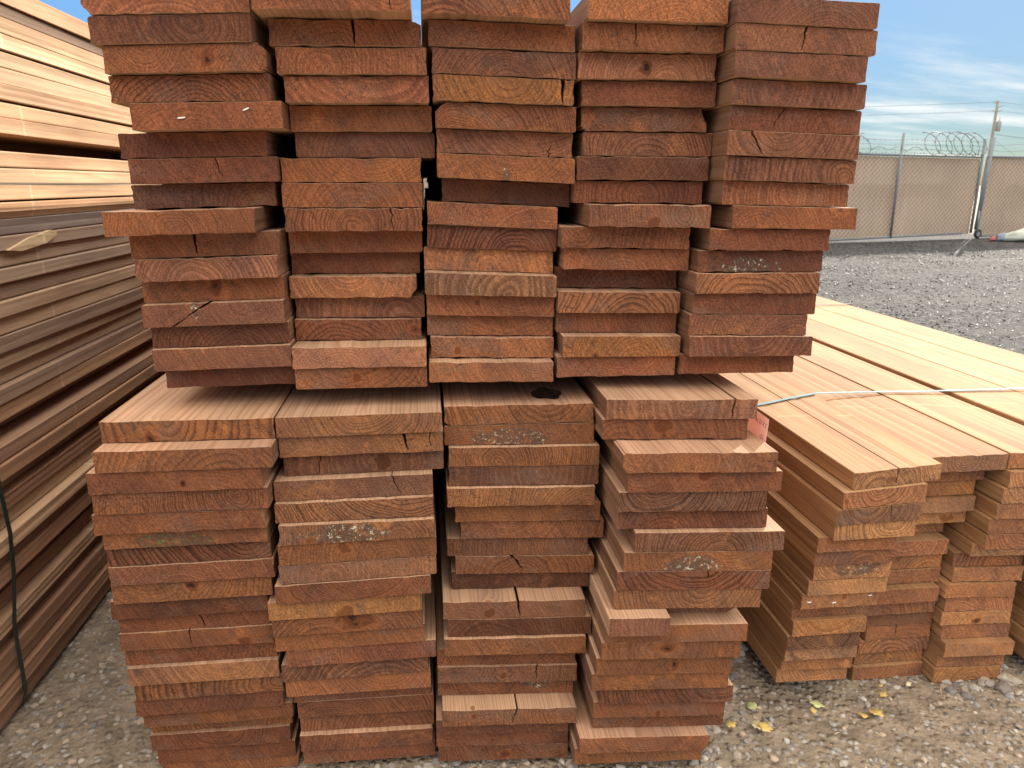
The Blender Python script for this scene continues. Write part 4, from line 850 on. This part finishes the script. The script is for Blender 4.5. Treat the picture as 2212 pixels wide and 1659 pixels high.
# ---------------------------------------------------------------- utility pole far behind the fence
M_POLE = plain('weathered pole', (.2, .175, .14), .85, .2, 0, .3, 3); M_CAN = plain('transformer grey', (.2, .21, .21), .5, .4); M_LINE = plain('power line', (.1, .1, .105), .6, .3)
D = 74.0; px, pz = .787*D, H + .1104*D
up = empty('utility_pole', (px, D, 0)); tag(up, 'tall wooden utility pole with transformer behind the fence gates', 'utility pole')
bm = bmesh.new(); tube(bm, [(0, 0, 0), (0, 0, pz*.5), (0, 0, pz)], [.17, .145, .115], 14); obj('pole', bm, M_POLE, parent=up)
tf = empty('transformer', (.42, -.1, pz-2.95)); tf.parent = up
bm = bmesh.new(); tube(bm, [(0, 0, 0), (0, 0, .06), (0, 0, .95), (0, 0, 1.02)], [.2, .24, .24, .15], 18); obj('tank', bm, M_CAN, parent=tf)
bm = bmesh.new(); tube(bm, [(.02, 0, 1.0), (.02, 0, 1.12), (.04, 0, 1.4)], [.05, .03, .02], 8); obj('bushing', bm, M_CAN, parent=tf)
for z, l in ((pz-.18, -.45), (pz-1.0, -.45)):
    bm = bmesh.new(); tube(bm, [(0, 0, z), (l*.9, 0, z+.04)], .035, 6); tube(bm, [(l*.6, 0, z), (l, 0, z+.07)], .06, 8); obj('insulator', bm, M_CAN, parent=up)
for z, x in ((pz-.5, .5), (pz-.95, .42)):
    bm = bmesh.new(); tube(bm, [(.1, 0, z-.15), (x*.8, -.1, z-.02), (x+.15, -.2, z+.12)], .04, 6); obj('cutout_switch', bm, M_CAN, parent=up)
def cable(z0, x1, y1, z1, sag, label, r=.014):
    bm = bmesh.new(); pts = []
    for i in range(25):
        t = i/24; pts.append((px + (x1-px)*t, D + (y1-D)*t, z0 + (z1-z0)*t - sag*4*t*(1-t)))
    tube(bm, pts, r, 4); tag(obj('power_line', bm, M_LINE), label, 'power line', 'power lines at the utility pole')
cable(pz-.12, px-60, 82, pz-.5, .5, 'topmost power line running left from the utility pole'); cable(pz-.95, px-60, 82, pz-1.3, .5, 'lower power line running left from the utility pole')
cable(pz-.12, px+40, 80, pz-.7, .4, 'topmost power line running right from the utility pole'); cable(pz-.95, px+40, 80, pz-1.5, .5, 'lower power line running right from the utility pole')
cable(pz-3.2, px+22, 58, 3.4, .6, 'thin drop wire slanting right from below the transformer', .02)
cable(pz-3.6, px+5.5, 70, .4, 0, 'steep guy wire from the pole down to the right', .012)

# ---------------------------------------------------------------- sun and sky
S = Vector((1.56, 1.8, 1.0)).normalized()
el = math.asin(S.z); az = math.atan2(S.x, S.y)
sd = bpy.data.lights.new('sun', 'SUN'); sd.energy = 2.1; sd.angle = math.radians(.53); sd.color = (1.0, .91, .78)
so = bpy.data.objects.new('sun', sd); C.objects.link(so); so.rotation_euler = S.to_track_quat('Z', 'Y').to_euler()
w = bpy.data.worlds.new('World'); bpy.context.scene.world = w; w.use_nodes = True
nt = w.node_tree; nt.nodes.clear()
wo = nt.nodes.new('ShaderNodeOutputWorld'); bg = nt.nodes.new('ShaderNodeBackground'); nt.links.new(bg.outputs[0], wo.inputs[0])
sk = nt.nodes.new('ShaderNodeTexSky'); sk.sky_type = 'NISHITA'; sk.sun_disc = False; sk.sun_elevation = el; sk.sun_rotation = az
sk.air_density = 1.0; sk.dust_density = .6; sk.ozone_density = 1.5; sk.altitude = 1200
g = G.__new__(G); g.t = nt
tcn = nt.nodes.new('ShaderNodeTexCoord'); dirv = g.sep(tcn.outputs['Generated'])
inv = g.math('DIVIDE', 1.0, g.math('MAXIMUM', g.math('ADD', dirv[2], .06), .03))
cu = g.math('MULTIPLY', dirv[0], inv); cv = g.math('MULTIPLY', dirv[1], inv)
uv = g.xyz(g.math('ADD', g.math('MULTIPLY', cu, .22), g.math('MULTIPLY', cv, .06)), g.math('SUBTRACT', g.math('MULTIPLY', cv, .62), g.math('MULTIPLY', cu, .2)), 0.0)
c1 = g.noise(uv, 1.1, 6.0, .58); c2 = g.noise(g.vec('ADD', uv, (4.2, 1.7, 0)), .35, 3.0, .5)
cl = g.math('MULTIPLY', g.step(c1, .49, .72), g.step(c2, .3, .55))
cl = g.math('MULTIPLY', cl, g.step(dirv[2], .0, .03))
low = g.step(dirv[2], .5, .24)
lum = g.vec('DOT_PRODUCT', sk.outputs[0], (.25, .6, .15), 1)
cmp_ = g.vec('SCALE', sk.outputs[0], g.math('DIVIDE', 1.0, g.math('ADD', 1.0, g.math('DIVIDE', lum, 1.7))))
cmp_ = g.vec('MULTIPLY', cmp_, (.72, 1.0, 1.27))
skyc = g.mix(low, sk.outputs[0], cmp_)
# added fill brightness in the unseen sky overhead and behind, thin wisps low down
fill_noise = g.noise(uv, .5, 4.0, .6)
sky_fill = g.math('MULTIPLY', g.step(dirv[2], .3, .55), g.step(fill_noise, .3, .6, .35, .85))
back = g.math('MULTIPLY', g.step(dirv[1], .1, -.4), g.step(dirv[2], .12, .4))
sky_fill = g.math('MAXIMUM', sky_fill, g.math('MULTIPLY', back, g.step(fill_noise, .3, .6, .08, .32)))
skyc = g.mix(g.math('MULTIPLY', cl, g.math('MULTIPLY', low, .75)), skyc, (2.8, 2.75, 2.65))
mixn = g.mix(sky_fill, skyc, (10.2, 9.4, 8.2))
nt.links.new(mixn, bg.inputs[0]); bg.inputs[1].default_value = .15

# ---------------------------------------------------------------- camera
f, vx, vy, cx, cy = 1850.0, 1060.0, 460.0, 1280.0, 960.0
d = Vector(((vx-cx)/f, (vy-cy)/f, 1)).normalized(); u = Vector((0, -d.z, d.y)).normalized(); xw = u.cross(d)
if xw.x < 0: xw = -xw
right = Vector((xw.x, d.x, u.x)); down = Vector((xw.y, d.y, u.y)); fwd = Vector((xw.z, d.z, u.z))
cd = bpy.data.cameras.new('camera'); cam = bpy.data.objects.new('camera', cd); C.objects.link(cam)
M = Matrix((( right.x, -down.x, -fwd.x, 0), (right.y, -down.y, -fwd.y, 0), (right.z, -down.z, -fwd.z, H), (0, 0, 0, 1)))
cam.matrix_world = M; cd.sensor_width = 36; cd.lens = 36*f/2560; cd.clip_start = .05; cd.clip_end = 3000
cd.dof.use_dof = True; cd.dof.focus_distance = 1.36; cd.dof.aperture_fstop = 11
sc = bpy.context.scene; sc.camera = cam
sc.view_settings.view_transform = 'Standard'; sc.view_settings.look = 'None'; sc.view_settings.exposure = 1.5; sc.view_settings.gamma = 1.0
sc.cycles.max_bounces = 8; sc.cycles.diffuse_bounces = 4; sc.cycles.use_denoising = True
